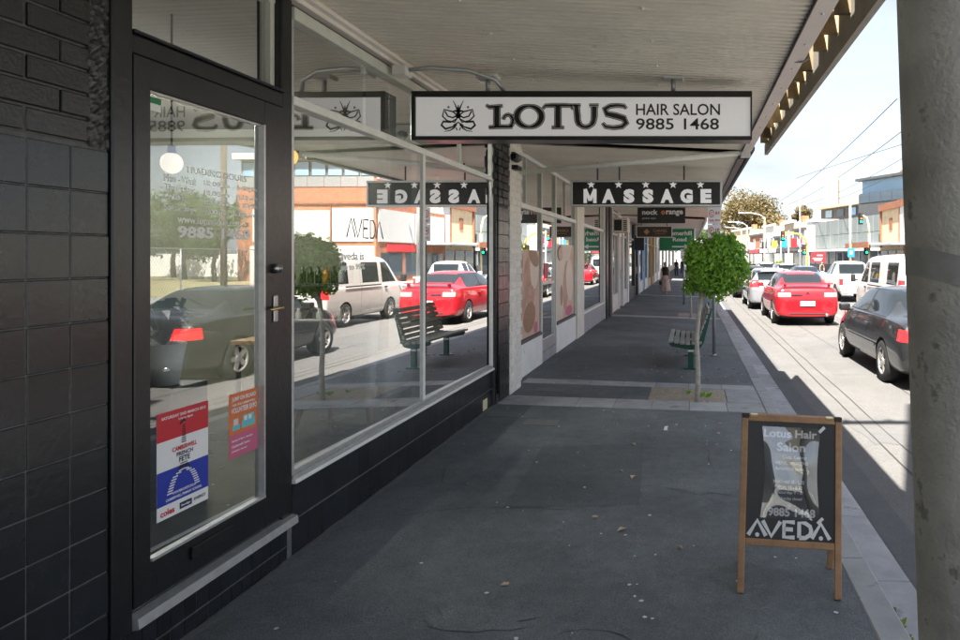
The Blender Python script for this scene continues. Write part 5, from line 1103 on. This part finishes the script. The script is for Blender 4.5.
# --- white van
def van_extra(r, p):
    for sg in (-1, 1):
        soft(MB().box(sg*1.0-.07, sg*1.0+.07, 3.98, 4.12, 1.12, 1.36), 'mirror', 'trim', r, .03); MB().box(sg*.9-.06, sg*.9+.06, 4.02, 4.07, 1.16, 1.2).build('mirror_arm', 'trim', r)
        MB().bbox(sg*.857-.015, sg*.857+.015, 3.12, 3.26, .98, 1.03, .006).build('door_handle', 'trim', r); MB().bbox(sg*.86-.006, sg*.86+.006, .9, 2.9, 1.06, 1.10, .003).build('door_rail', 'trim', r)
    MB().bbox(-.82, .82, -.05, .06, .36, .56, .03).build('bumper', p, r); MB().bbox(-.25, .25, -.03, .0, .72, .84, .004).build('number_plate', 'plate', r)
VAN = dict(wh=(.95, 3.52), wr=.32, tr=.74, style='hub', cr={0: .7, 1: .5, 6: .3}, extra=van_extra,
 st=[(.0, .34, .80, 1.0, .80, 1.82, .70, 1.86), (.05, .24, .842, 1.05, .835, 1.88, .72, 1.95), (.5, .22, .847, 1.05, .84, 1.90, .73, 1.975), (2.0, .22, .847, 1.05, .84, 1.905, .73, 1.98), (3.2, .22, .847, 1.05, .84, 1.88, .73, 1.955), (3.6, .22, .847, 1.05, .84, 1.80, .71, 1.88), (4.28, .22, .845, 1.03, .82, 1.13, .72, 1.16), (4.58, .26, .80, .80, .76, .88, .68, .90), (4.69, .32, .72, .62, .70, .66, .62, .67)])
VAN['zones'] = [('rear_window', 'cglass', (0, .62, -.1, .06, 1.12, 1.74), []), ('windscreen', 'cglass', (0, .69, 3.66, 4.26, 1.16, 1.86), []), ('side_window', 'cglass', (.5, 1.2, .22, 1.15, 1.16, 1.74), []), ('side_window', 'cglass', (.5, 1.2, 1.9, 2.85, 1.16, 1.74), []), ('side_window', 'cglass', (.5, 1.2, 3.05, 3.98, 1.14, 1.74), [((.7, 3.98, 1.15), (0, -.72, -.69))]),
  ('tail_light', 'tail', (.66, 1.2, -.1, .13, .78, 1.30), []), ('door_seam', 'seam', (.6, 1.2, 2.946, 2.954, .3, 1.84), []), ('door_seam', 'seam', (.6, 1.2, 1.776, 1.784, .3, 1.84), [])]
car(VAN, 'p_van', (6.05, 17.3, -.165), 'white van in the next lane, seen just left of the pole', 'van', None, 2)
# --- pale utility / wagon rear and the rest of the queue
def ute_extra(r, p):
    for sg in (-1, 1): soft(MB().box(sg*.98-.09, sg*.98+.09, 3.1, 3.22, 1.05, 1.22), 'mirror', p, r, .03)
    MB().bbox(-.85, .85, -.05, .06, .36, .5, .02).build('bumper', 'chrome', r); MB().bbox(-.2, .2, -.045, -.01, .58, .68, .004).build('number_plate', 'plate', r)
    text('tailgate_lettering', 'NAVIGATE', 'decalgrey', r, (.1, -.012, .80), (1, 0, 0), (0, 0, 1), .4, .05)
UTE = dict(wh=(.95, 3.9), wr=.35, tr=.76, style='hub', cr={0: .8, 1: .5, 2: .6, 3: .5}, extra=ute_extra,
 st=[(.0, .40, .84, 1.0, .84, 1.03, .80, 1.03), (.04, .36, .86, 1.04, .855, 1.06, .82, 1.06), (1.55, .32, .88, 1.06, .86, 1.08, .82, 1.08), (1.62, .32, .88, 1.06, .86, 1.62, .60, 1.65), (2.1, .32, .88, 1.06, .86, 1.69, .61, 1.72), (2.8, .32, .88, 1.05, .86, 1.68, .61, 1.71), (3.5, .32, .88, 1.03, .84, 1.08, .70, 1.1), (4.6, .34, .86, .92, .80, .98, .68, 1.0), (4.9, .4, .75, .8, .7, .84, .6, .85)])
UTE['zones'] = [('rear_window', 'cglass', (0, .56, 1.5, 1.75, 1.15, 1.58), []), ('windscreen', 'cglass', (0, .58, 2.85, 3.48, 1.1, 1.66), [])] + sideglass(1.75, 3.2, 2.3, 1.12, ((.6, 1.75, 1.1), (0, 1, 0)), ((.6, 3.2, 1.12), (0, -.65, -.75)), 1.62) + [('tail_light', 'tail', (.72, 1.2, -.1, .12, .72, 1.0), [])]
car(UTE, 'p_white', (7.05, 28.5, -.165), 'white utility seen from behind between the red sedan and the van', 'car', 'cars queuing away from the camera', 2)
for spec, p, x, y, lb in ((HAT, 'p_grey', 6.2, 8.4, 'dark grey hatchback showing only in the door glass reflection'), (HAT, 'p_black', 2.85, 31.5, 'black hatchback ahead of the silver one near the tree crown'), (SED, 'p_grey', 2.75, 38.5, 'grey sedan far ahead in the left lane'), (HAT, 'p_red', 2.7, 46, 'small red hatchback far ahead in the left lane'),
        (SED, 'p_blue', 6.3, 36, 'blue sedan far ahead in the right lane'), (HAT, 'p_silver', 6.3, 44.5, 'silver hatchback far ahead in the right lane'), (HAT, 'p_white', 5.9, 53, 'white hatchback farthest ahead in the right lane'), (VAN, 'p_white', 2.6, 56, 'small white van at the far end of the queue')):
    car(spec, p, (x, y, -.165), lb, 'car', 'cars queuing away from the camera', 1)
# ================================================================== PEOPLE
def person(x, y, h, dress, label, bag=True, ph=0):
    s = h/1.66; z0 = pz(x); ob_r = thing('person', (x, y, z0), label, 'person')
    J = [(0, 0, .92), (0, 0, 1.12), (0, -.01, 1.33), (0, -.01, 1.43), (0, -.02, 1.50),            # pelvis..neck
         (.16, -.01, 1.36), (.21, .03, 1.10), (.20, -.08, .88), (.20, -.11, .80), (-.16, -.01, 1.36), (-.21, -.05, 1.10), (-.22, -.14, .90), (-.22, -.17, .82),
         (.09, 0, .88), (.10, -.12, .48), (.09, -.13, .08), (.09, -.24, .03), (-.09, 0, .88), (-.09, .08, .48), (-.09, .24, .12), (-.09, .15, .03)]
    E = [(0, 1), (1, 2), (2, 3), (3, 4), (2, 5), (5, 6), (6, 7), (7, 8), (2, 9), (9, 10), (10, 11), (11, 12), (0, 13), (13, 14), (14, 15), (15, 16), (0, 17), (17, 18), (18, 19), (19, 20)]
    rad = [(.15, .11), (.13, .095), (.15, .10), (.055, .055), (.05, .05), (.055, .055), (.042, .042), (.032, .032), (.03, .02), (.055, .055), (.042, .042), (.032, .032), (.03, .02), (.09, .09), (.06, .06), (.04, .04), (.035, .03), (.09, .09), (.06, .06), (.04, .04), (.035, .03)]
    me = bpy.data.meshes.new('p'); me.from_pydata([(a*s, b*s, c*s) for a, b, c in J], E, [])
    ob = bpy.data.objects.new('p', me); COL.objects.link(ob); sk = ob.modifiers.new('k', 'SKIN'); sb = ob.modifiers.new('s', 'SUBSURF'); sb.levels = 1; sb.render_levels = 1
    for v, r in zip(me.skin_vertices[0].data, rad): v.radius = (r[0]*s, r[1]*s)
    me.skin_vertices[0].data[0].use_root = True
    dg = bpy.context.evaluated_depsgraph_get(); res = bpy.data.meshes.new_from_object(ob.evaluated_get(dg)); bpy.data.objects.remove(ob)
    hd = MB().ball((0, -.02*s, 1.56*s), .075*s, .09*s, .105*s, 14, 10); hd.ball((0, -.115*s, 1.55*s), .014*s, .02*s, .02*s, 6, 5)
    bm = bmesh.new(); bm.from_mesh(res); t2 = hd.mesh('h', None); bm.from_mesh(t2)
    for f in bm.faces: f.smooth = True
    bm.to_mesh(res); bm.free(); res.materials.clear(); res.materials.append(M['skin'])
    b = bpy.data.objects.new('body', res); COL.objects.link(b); b.parent = ob_r
    def loc(mb): 
        for v in mb.v: v += Vector((x, y, z0))
        return mb
    ha = MB().ball((0, .015*s, 1.585*s), .088*s, .095*s, .098*s, 14, 9); ha.ball((0, .08*s, 1.50*s), .07*s, .04*s, .12*s, 10, 7); loc(ha).build('hair', 'hair', ob_r, True)
    tp = MB(); n = 18
    def ringm(prof, ex=.0):
        m = MB(); vs = []
        for rx, ry, z, wob in prof:
            for k_ in range(n): a = 2*math.pi*k_/n; q = 1+wob*math.sin(5*a+1); vs.append((rx*s*q*math.cos(a), ry*s*q*math.sin(a)-.01*s, z*s))
        return m.add(vs, [(j*n+k_, j*n+(k_+1) % n, (j+1)*n+(k_+1) % n, (j+1)*n+k_) for j in range(len(prof)-1) for k_ in range(n)])
    loc(ringm([(.175, .135, .90, 0), (.15, .115, 1.10, 0), (.175, .13, 1.28, 0), (.165, .115, 1.36, 0), (.11, .09, 1.41, 0)])).build('top', 'topblk', ob_r, True)
    if dress: loc(ringm([(.16, .13, .98, 0), (.20, .17, .85, .02), (.23, .23, .5, .08), (.27, .30, .17, .13)])).build('skirt', 'skirt', ob_r, True)
    else:
        for sg, a in ((1, 13), (-1, 17)): loc(MB().tube([Vector(J[a])*s, Vector(J[a+1])*s, Vector(J[a+2])*s], [.105*s, .075*s, .06*s], 10)).build('trouser_leg', 'navy', ob_r, True)
    if bag:
        bb = thing('handbag', (x-.24*s, y-.1, z0+.55*s), 'dark handbag held by the walking woman', 'bag'); soft(MB().box(x-.30*s, x-.18*s, y-.30*s, y-.02*s, z0+.50*s, z0+.70*s), 'bag_body', 'black', bb, .02); MB().tube([(x-.24*s, y-.27*s, z0+.69*s), (x-.225*s, y-.17*s, z0+.82*s), (x-.24*s, y-.05*s, z0+.69*s)], .008).build('strap', 'black', bb, True)
    return ob_r
person(-1.12, 31.2, 1.45, True, 'woman in a black top and long patterned skirt walking on the footpath')
person(-1.15, 58, 1.5, False, 'person in dark clothes far along the footpath', False)
person(-.75, 66, 1.5, False, 'person farthest along the footpath in dark trousers', False)
# ================================================================== OPPOSITE SIDE OF THE STREET
def oriented(a, b):      # frame along a facade from a to b (plan points); returns f(s, d, z): s along, d outwards (towards the road), z up
    a = Vector((a[0], a[1], 0)); b = Vector((b[0], b[1], 0)); u = (b-a).normalized(); n = Vector((-u.y, u.x, 0))
    if n.x > 0: n = -n
    return (lambda s, d, z: a+u*s+n*d+Vector((0, 0, z))), (b-a).length
def ob(F, s0, s1, d0, d1, z0, z1, mb=None):
    mb = mb or MB(); P = [F(s, d, z) for z in (z0, z1) for s, d in ((s0, d0), (s1, d0), (s1, d1), (s0, d1))]
    mb.add(P, [(3,2,1,0),(4,5,6,7),(0,1,5,4),(1,2,6,5),(2,3,7,6),(3,0,4,7)]); return mb
def bld(a, b, label, name='building'):
    F, l = oriented(a, b); c = F(l/2, 0, 0); return thing(name, c, label, 'building'), F, l
def part(t, nm, mt, *args): return fixn(ob(*args).build(nm, mt, t))
def win(t, F, s0, s1, z0, z1, fm='whiteframe', gm='farglass'):
    w = part(t, 'window', fm, F, s0, s1, -.05, .06, z0, z1); part(w, 'pane', gm, F, s0+.1, s1-.1, .05, .075, z0+.1, z1-.1)
# brick corner building across the road: its painted side wall faces the vacant block (seen in the salon window)
t = thing('building', (21, 48, 0), 'brick corner building with big white wall panels across the road, reflected in the salon window', 'building')
def bp_(nm, mt, *c, par=None): return MB().box(*c).build(nm, mt, par or t)
bp_('wall', 'redbrick', 17.6, 27.0, 45, 57, -.1, 5.25); bp_('coping', 'rust', 17.45, 27.1, 44.88, 45.3, 5.25, 5.4)
for x0, x1, z1 in ((17.75, 20.5, 4.95), (20.62, 23.5, 4.8), (23.7, 26.8, 4.9)): bp_('wall_panel', 'panelwhite', x0, x1, 44.92, 45, 2.75, z1)
bp_('painted_base', 'panelwhite', 17.7, 27, 44.95, 45, -.1, 2.45)
for x0, z, w in ((19.2, .5, 1.4), (22.2, .8, 1.0), (24.6, .6, 1.5), (25.2, 1.3, .9)): bp_('graffiti', 'graffiti', x0, x0+w, 44.944, 44.95, z, z+.45)
for x0 in (23.58, 20.55): bp_('pipe', 'rust', x0, x0+.09, 44.86, 44.95, 0, 5.2)
for i in range(2): bp_('wall_panel', 'panelwhite', 17.52, 17.6, 45.3+i*5.8, 50.8+i*5.8, 2.75, 4.95)
for i in range(3): bp_('shop_window', 'farglass', 17.55, 17.6, 45.6+i*3.8, 48.8+i*3.8, .4, 2.0)
bp_('shop_sign', 'red', 17.5, 17.6, 46.5, 53, 2.1, 2.6); bp_('shop_awning', 'rooftin', 14.9, 17.6, 51, 57, 2.65, 2.75)
t = thing('building', (26, 53, 0), 'set back upper storey with a band of windows above the brick corner building', 'building')
bp_('wall', 'redbrick', 20.0, 31.5, 50, 57, 5.25, 7.5); bp_('upper_wall', 'greywall', 20.0, 31.5, 50.4, 57, 7.5, 9.0); bp_('lower_wall', 'redbrick', 27.2, 31.5, 50, 57, -.1, 5.25); bp_('roof', 'panelwhite', 19.8, 31.8, 49.8, 57.2, 9.0, 9.45); bp_('plant_room', 'panelwhite', 24, 28, 51, 55, 9.45, 10.6)
for i in range(9):
    w = bp_('window', 'greydark', 20.2+i*1.25, 21.35+i*1.25, 50.3, 50.42, 7.7, 8.85); bp_('pane', 'bluewin', 20.28+i*1.25, 21.27+i*1.25, 50.27, 50.3, 7.78, 8.77, par=w)
    bp_('balustrade_panel', 'galv', 20.2+i*1.25, 21.4+i*1.25, 49.95, 50.0, 6.9, 7.65)
# neighbouring rust-edged shop, low awning
t, F, l = bld((18, 57.2), (18, 65), 'cream rendered shop with rust-stained edges and brown capping')
part(t, 'wall', 'render', F, 0, l, -9, 0, -.1, 6.2); part(t, 'coping', 'rust', F, -.1, l+.1, -.2, .25, 6.0, 6.6); part(t, 'side_panel', 'panelwhite', F, -.05, 1.6, .02, .12, 2.6, 6.0); part(t, 'edge_strip', 'rust', F, 1.6, 1.9, 0, .14, 2.6, 6.1); part(t, 'edge_strip', 'rust', F, l-.3, l, 0, .14, 2.6, 6.1)
part(t, 'window', 'rust', F, 4.1, 5.0, 0, .06, 4.2, 5.2); part(t, 'awning_roof', 'rooftin', F, -.2, l+.4, 0, 3.2, 2.75, 2.9); part(t, 'awning_fascia', 'rust', F, -.2, l+.4, 3.2, 3.3, 2.5, 3.0)
for i in range(3): part(t, 'shop_window', 'farglass', F, .5+i*2.5, 2.6+i*2.5, .02, .06, .4, 2.3)
# grey block behind with a glazed top
t, F, l = bld((20.5, 66), (17.6, 72), 'dark modern block with a glazed top floor behind the cream shop')
part(t, 'wall', 'greydark', F, 0, l, -8, 0, 0, 8.2); part(t, 'glazed_floor', 'bluewin', F, .1, l-.1, -7, -.4, 8.2, 9.6); part(t, 'roof', 'greydark', F, -.2, l+.2, -8, .3, 9.6, 9.85); part(t, 'brick_core', 'redbrick', F, .3, 1.6, -3, -1, 9.85, 10.3)
for i in range(4): part(t, 'glass_rail', 'farglass', F, .1+i*1.6, 1.6+i*1.6, .02, .06, 7.3, 8.3)
# panel-clad grey corner building at the bend
t, F, l = bld((18.4, 66.6), (15.0, 86), 'grey panel-clad building at the bend with a red sign below')
part(t, 'wall', 'greydark', F, 0, l, -9, 0, -.1, 5.9); n = 14
for i in range(n):
    for z0, z1 in ((2.7, 4.2), (4.25, 5.85)): part(t, 'cladding_panel', 'panelgrey', F, .1+i*(l-2)/n, (i+1)*(l-2)/n, .0, .12+.04*(i % 3), z0, z1)
part(t, 'white_fin', 'panelwhite', F, l-1.8, l-.2, -.2, .5, 2.6, 6.3); part(t, 'white_cap', 'panelwhite', F, l-2, l, -3, .6, 6.0, 6.35)
for s in (3.6, 12.0, 14.0): win(t, F, s, s+1.1, 3.6, 4.6, 'black', 'panelwhite')
part(t, 'canopy', 'panelwhite', F, 0, l, 0, 1.6, 2.35, 2.6); part(t, 'ground_glazing', 'farglass', F, .2, l-.2, .0, .06, .9, 2.3); part(t, 'dark_base', 'greydark', F, 0, l, .0, .1, -.1, .9)
for i in range(9): part(t, 'glazing_post', 'galv', F, .2+i*2.2, .35+i*2.2, .05, .14, .9, 2.35)
sg_ = part(t, 'red_sign', 'red', F, 10.2, 14.6, 1.65, 1.75, 1.1, 2.25)
for z, a, b in ((1.85, 10.9, 12.6), (1.5, 10.9, 14.0), (1.3, 11.2, 13.5)): part(sg_, 'sign_line', 'white', F, a, b, 1.75, 1.77, z, z+.13)
t, F, l = bld((24, 84), (19, 100), 'dark rooftop floor with bright blue windows behind the panel building')
part(t, 'wall', 'greydark', F, 0, l, -6, 0, 0, 8.6); part(t, 'roof', 'tan', F, -.3, l+.3, -6, .8, 8.6, 8.9)
for i in range(5): win(t, F, .6+i*3.2, 2.6+i*3.2, 7.2, 8.4, 'greydark', ('bluewin', 'farglass')[i % 2])
t, F, l = bld((44, 205), (40.2, 206), 'slim tan apartment tower rising behind the panel building', 'tower')
part(t, 'wall', 'tan', F, 0, l, -9, 0, 0, 25.3); part(t, 'white_rib', 'panelwhite', F, 1.2, 1.5, 0, .3, 0, 25.5); part(t, 'white_rib', 'panelwhite', F, l-.3, l, 0, .3, 0, 25.6)
for i in range(8): win(t, F, .3, 1.1, 3+i*2.8, 4.8+i*2.8, 'tan', 'bluewin')
# lower shops round the bend
cols = ['greywall', 'tan', 'greydark', 'cream', 'redbrick', 'render', 'greywall']
pts = [(14.6, 88), (14.2, 94), (13.8, 101), (13.2, 108), (12.3, 116), (11, 126), (8.6, 140), (5, 158)]
hs = [5.2, 6.4, 4.6, 6.6, 5.4, 6.8, 6.0]; nmz = ['white shop with a dark awning just past the panel building', 'tan two storey shop second past the panel building', 'dark low shop with a pale fascia sign round the bend', 'white two storey shop round the bend', 'red brick shop round the bend under the big tree', 'cream shop far round the bend', 'grey shop farthest round the bend']
for i in range(7):
    t, F, l = bld(pts[i], pts[i+1], nmz[i]); h = hs[i]
    part(t, 'wall', cols[i], F, .03, l-.03, -9, 0, -.1, h); part(t, 'parapet', 'panelwhite' if i % 2 else 'greydark', F, 0, l, -.3, .25, h, h+.35)
    part(t, 'awning_roof', 'greydark', F, .1, l-.1, 0, 2.4, 2.5, 2.75); part(t, 'shop_glazing', 'farglass', F, .4, l-.4, .02, .06, .5, 2.3); part(t, 'fascia_sign', ('greydark', 'panelwhite', 'panelwhite', 'red', 'greydark', 'tan', 'skyblue')[i], F, .6, l-.8, 2.42, 2.5, 2.35, 2.95)
    for k_ in range(2): win(t, F, .8+k_*l*.5, 2.2+k_*l*.5, 3.4, min(4.9, h-.4))
    part(t, 'blade_sign', ('red', 'skyblue', 'yellow', 'black', 'panelwhite', 'signgreen', 'orange')[i], F, l*.5, l*.5+.12, .3, 1.1, 3.0, 4.2); part(t, 'string_course', 'concrete', F, 0, l, 0, .12, 3.05, 3.2)
    part(t, 'chimney' if i % 2 else 'roof_unit', 'redbrick' if i % 2 else 'galv', F, l*.3, l*.3+.9, -2.5, -1.6, h+.0, h+1.1)
# houses on the left end of the street
t, F, l = bld((-1, 150), (-7, 170), 'pale building closing the street at its far left end'); part(t, 'wall', 'whitewall', F, 0, l, -8, 0, 0, 5.2); part(t, 'roof', 'rooftin', F, -.4, l+.4, -8.4, .6, 5.2, 5.6)
for i in range(4): win(t, F, 1+i*5, 3.5+i*5, 2.6, 4.4)
t, F, l = bld((4, 158), (-1, 176), 'low white shop at the far end of the road'); part(t, 'wall', 'panelwhite', F, 0, l, -6, 0, 0, 4.2); part(t, 'parapet', 'greydark', F, 0, l, -.2, .3, 4.2, 4.6)
for i in range(4): win(t, F, .8+i*4.4, 3.2+i*4.4, 1.0, 2.6)
# ---- fenced vacant block beyond the brick building (mirrored in the door glass)
struct('vacant_block', MB().box(18.2, 80, 2, 110, -.3, -.08), 'grass')
FN = thing('mesh_fence', (18.3, 20, -.05), 'wire mesh fence along the vacant block opposite', 'fence')
for i in range(12): MB().cyl((18.3, 4+i*2.7, -.05), (18.3, 4+i*2.7, 2.1), .03, .03, 8).build('post', 'galv', FN, True)
MB().cyl((18.3, 4, 2.08), (18.3, 34, 2.08), .02, .02, 8).build('top_rail', 'galv', FN, True)
wm = MB()
for i in range(0, 208):
    y = 4+i*.143
    for s in (1, -1): wm.stroke([(y, 0), (y+s*2.05*.7, 2.05)], .012, (18.3, 0, 0), (0, 1, 0), (0, 0, 1))
tag(wm.build('wire_mesh', 'galv', FN), kind='stuff')
tag(MB().box(28, 64, 62, 62.2, -.1, 2.0).build('rear_wall', 'whitewall'), 'low pale wall at the back of the vacant block', 'wall')
def big_tree(x, y, z0, h, rx, mt, seed, label, n, size, clumps=9):
    t = thing('tree', (x, y, z0), label, 'tree'); rnd = random.Random(seed); tr = MB(); cr = MB()
    tr.tube([(x, y, z0-.1), (x+.1, y, z0+h*.2), (x-.1, y+.1, z0+h*.45)], [h*.03, h*.024, h*.018], 9)
    for i in range(clumps):
        a = rnd.uniform(0, 6.28); q = rnd.random()**.5*rx*.72; zc = z0+h*rnd.uniform(.38, .86); f = 1-.45*abs((zc-z0)/h-.6)
        c = (x+math.cos(a)*q*f, y+math.sin(a)*q*f, zc); r = rx*rnd.uniform(.28, .46)
        tr.tube([(x-.1, y+.1, z0+h*.3), (x+(c[0]-x)*.5, y+(c[1]-y)*.5, z0+h*.3+(zc-z0-h*.3)*.6), c], [h*.012, h*.008, h*.003], 6)
        leaves(cr, c, (r, r, r*.72), n//clumps, size, seed*50+i, .2, .35)
    tr.build('trunk', 'barkdk', t, True); cr.build('crown', mt, t); return t
big_tree(38, 53, -.1, 7.0, 4.2, 'leaf_mid', 21, 'dense green tree behind the fence, mirrored in the door glass', 5200, .34, 12)
big_tree(32.5, 49, -.1, 6.2, 3.0, 'leaf_mid', 22, 'smaller green tree behind the fence beside the brick wall', 3000, .32, 9)
big_tree(43, 58, -.1, 7.6, 4.4, 'leaf_mid', 23, 'tall green tree at the left of the vacant block', 3200, .36, 10)
# ---- big trees at the end of the street
big_tree(13.2, 148, 0, 16.2, 9.0, 'leaf_far', 31, 'broad brown-green tree towering over the far end of the street', 11000, .62, 24)
big_tree(23.5, 152, 0, 14.2, 3.8, 'leaf_far', 32, 'slender brown-green tree right of the broad tree', 3600, .6, 9)
big_tree(6.5, 175, 0, 9.0, 5.5, 'leaf_mid', 33, 'low green tree at the far left of the road', 3000, .7, 10)
big_tree(10.6, 82, -.1, 1.5, .62, 'leaf_yel', 34, 'round yellow-green shrub in front of the far shops', 700, .13, 6)
big_tree(9.9, 86, -.1, 1.3, .45, 'leaf_yel', 35, 'small yellow-green shrub left of the round one', 450, .13, 6)
# ---- street lamps, signals, poles
def lamp(x, y, h, arm, label):
    t = thing('street_lamp', (x, y, -.1), label, 'street lamp'); MB().cyl((x, y, -.1), (x, y, h*.93), .10, .06, 10).build('pole', 'plasticw', t, True)
    MB().tube([(x, y, h*.92), (x-arm*.25, y, h*.975), (x-arm*.6, y, h), (x-arm, y, h)], .05, 8).build('arm', 'plasticw', t, True); soft(MB().box(x-arm-.55, x-arm+.05, y-.14, y+.14, h-.06, h+.07), 'lamp_head', 'plasticw', t, .04)
lamp(9.3, 86, 7.2, 2.7, 'pale street lamp with a long arm over the road'); lamp(8.9, 108, 7.2, 2.4, 'shorter looking street lamp farther along the road'); lamp(11.6, 88, 6.4, -1.6, 'street lamp whose arm points to the shops'); lamp(9.5, 128, 7.2, 2.2, 'farthest street lamp before the broad tree')
def signal(x, y, h, arm, mt, label):
    t = thing('traffic_signal', (x, y, -.1), label, 'traffic light'); MB().cyl((x, y, -.1), (x, y, h*.7), .11, .09, 10).build('pole', mt, t, True)
    MB().tube([(x, y, h*.68), (x-arm*.06, y, h*.82), (x-arm*.3, y, h*.95), (x-arm*.65, y, h*.985), (x-arm, y, h)], [.09, .085, .08, .07, .06], 8).build('mast_arm', mt, t, True)
    for cx, zc in ((x-arm*.98, h-.35), (x-.3, 2.4)):
        b = MB().bbox(cx-.13, cx+.13, y-.3, y-.08, zc-.42, zc+.42, .03).build('signal_head', 'black', t); MB().bbox(cx-.2, cx+.2, y-.08, y-.06, zc-.5, zc+.5, .01).build('backboard', 'black', t)
        for k_, mm in enumerate(('lensgreen', 'amber', 'brown')): MB().cyl((cx, y-.33, zc-.27+k_*.27), (cx, y-.29, zc-.27+k_*.27), .085, .085, 12).build('lens', mm, b)
signal(11.2, 66, 4.1, 2.4, 'yellow', 'yellow traffic signal with a curved mast arm over the road'); signal(15.6, 60, 5.4, .8, 'paleyellow', 'tall pale yellow signal mast close to the cream shop')
def pole(x, y, h, mt, label, arm=True, r=.13):
    t = thing('utility_pole', (x, y, -.1), label, 'pole'); MB().cyl((x, y, -.1), (x, y, h), r, r*.75, 10).build('shaft', mt, t, True)
    if arm:
        MB().box(x-1.1, x+1.1, y-.06, y+.06, h-.7, h-.55).build('crossarm', 'wood_dark', t)
        for q in (-1, -.4, .4, 1): MB().cyl((x+q, y, h-.55), (x+q, y, h-.38), .05, .04, 8).build('insulator', 'plasticw', t)
pole(14.4, 62, 6.9, 'polepaint', 'weathered utility pole in front of the panel building', False); pole(10.0, 70, 4.4, 'plasticw', 'plain white post between the shrub and the signals', False, .09); pole(16.2, 28, 9.0, 'barkdk', 'dark timber power pole opposite, mirrored in the door glass'); pole(15.2, 46, 11, 'polepaint', 'grey power pole opposite, mirrored in the salon window'); pole(13.4, 84, 9.3, 'plasticw', 'thin tall white pole in front of the far shops', False, .07)
t = thing('road_sign', (14.9, 60.5, -.1), 'small blue square sign on a post near the cream shop', 'sign'); MB().cyl((14.1, 60.5, -.1), (14.1, 60.5, 2.9), .05, .05, 8).build('post', 'yellow', t, True); MB().bbox(13.8, 14.4, 60.4, 60.44, 1.7, 2.5, .01).build('plate', 'skyblue', t); MB().box(14.0, 14.2, 60.38, 60.4, 1.95, 2.3).build('symbol', 'white', t)
t = thing('overhead_wire', (14.4, 62, 6.8), 'thin overhead wire sloping across the sky beside the pole', 'wire')
MB().tube([(9.5, 62, 9.4-.6), (11.5, 54, 8.95), (13.5, 44, 8.9), (15.2, 36, 9.2), (16.2, 28, 9.6)], .02, 5).build('wire', 'black', t)
for dx, lb in ((0, 'overhead wire running between the far poles'), (.8, 'second overhead wire running between the far poles'), (-1.2, 'third overhead wire over the middle of the far road'), (-2.2, 'leftmost overhead wire over the far road')):
    pts_ = []
    for i in range(13): q = i/12; pts_.append((14.4+1.8*(1-q)-1+dx*2, 90-60*q, 8.6-1.2*4*q*(1-q)*.5))
    t = thing('overhead_wire', pts_[0], lb, 'wire'); MB().tube(pts_, .022, 5).build('wire', 'black', t)
for i, (x, y) in enumerate(((13.2, 70), (12.6, 73), (12.2, 76))): 
    z = -.05
person(13.0, 68, 1.65, False, 'pedestrian in dark trousers by the far signals', False)
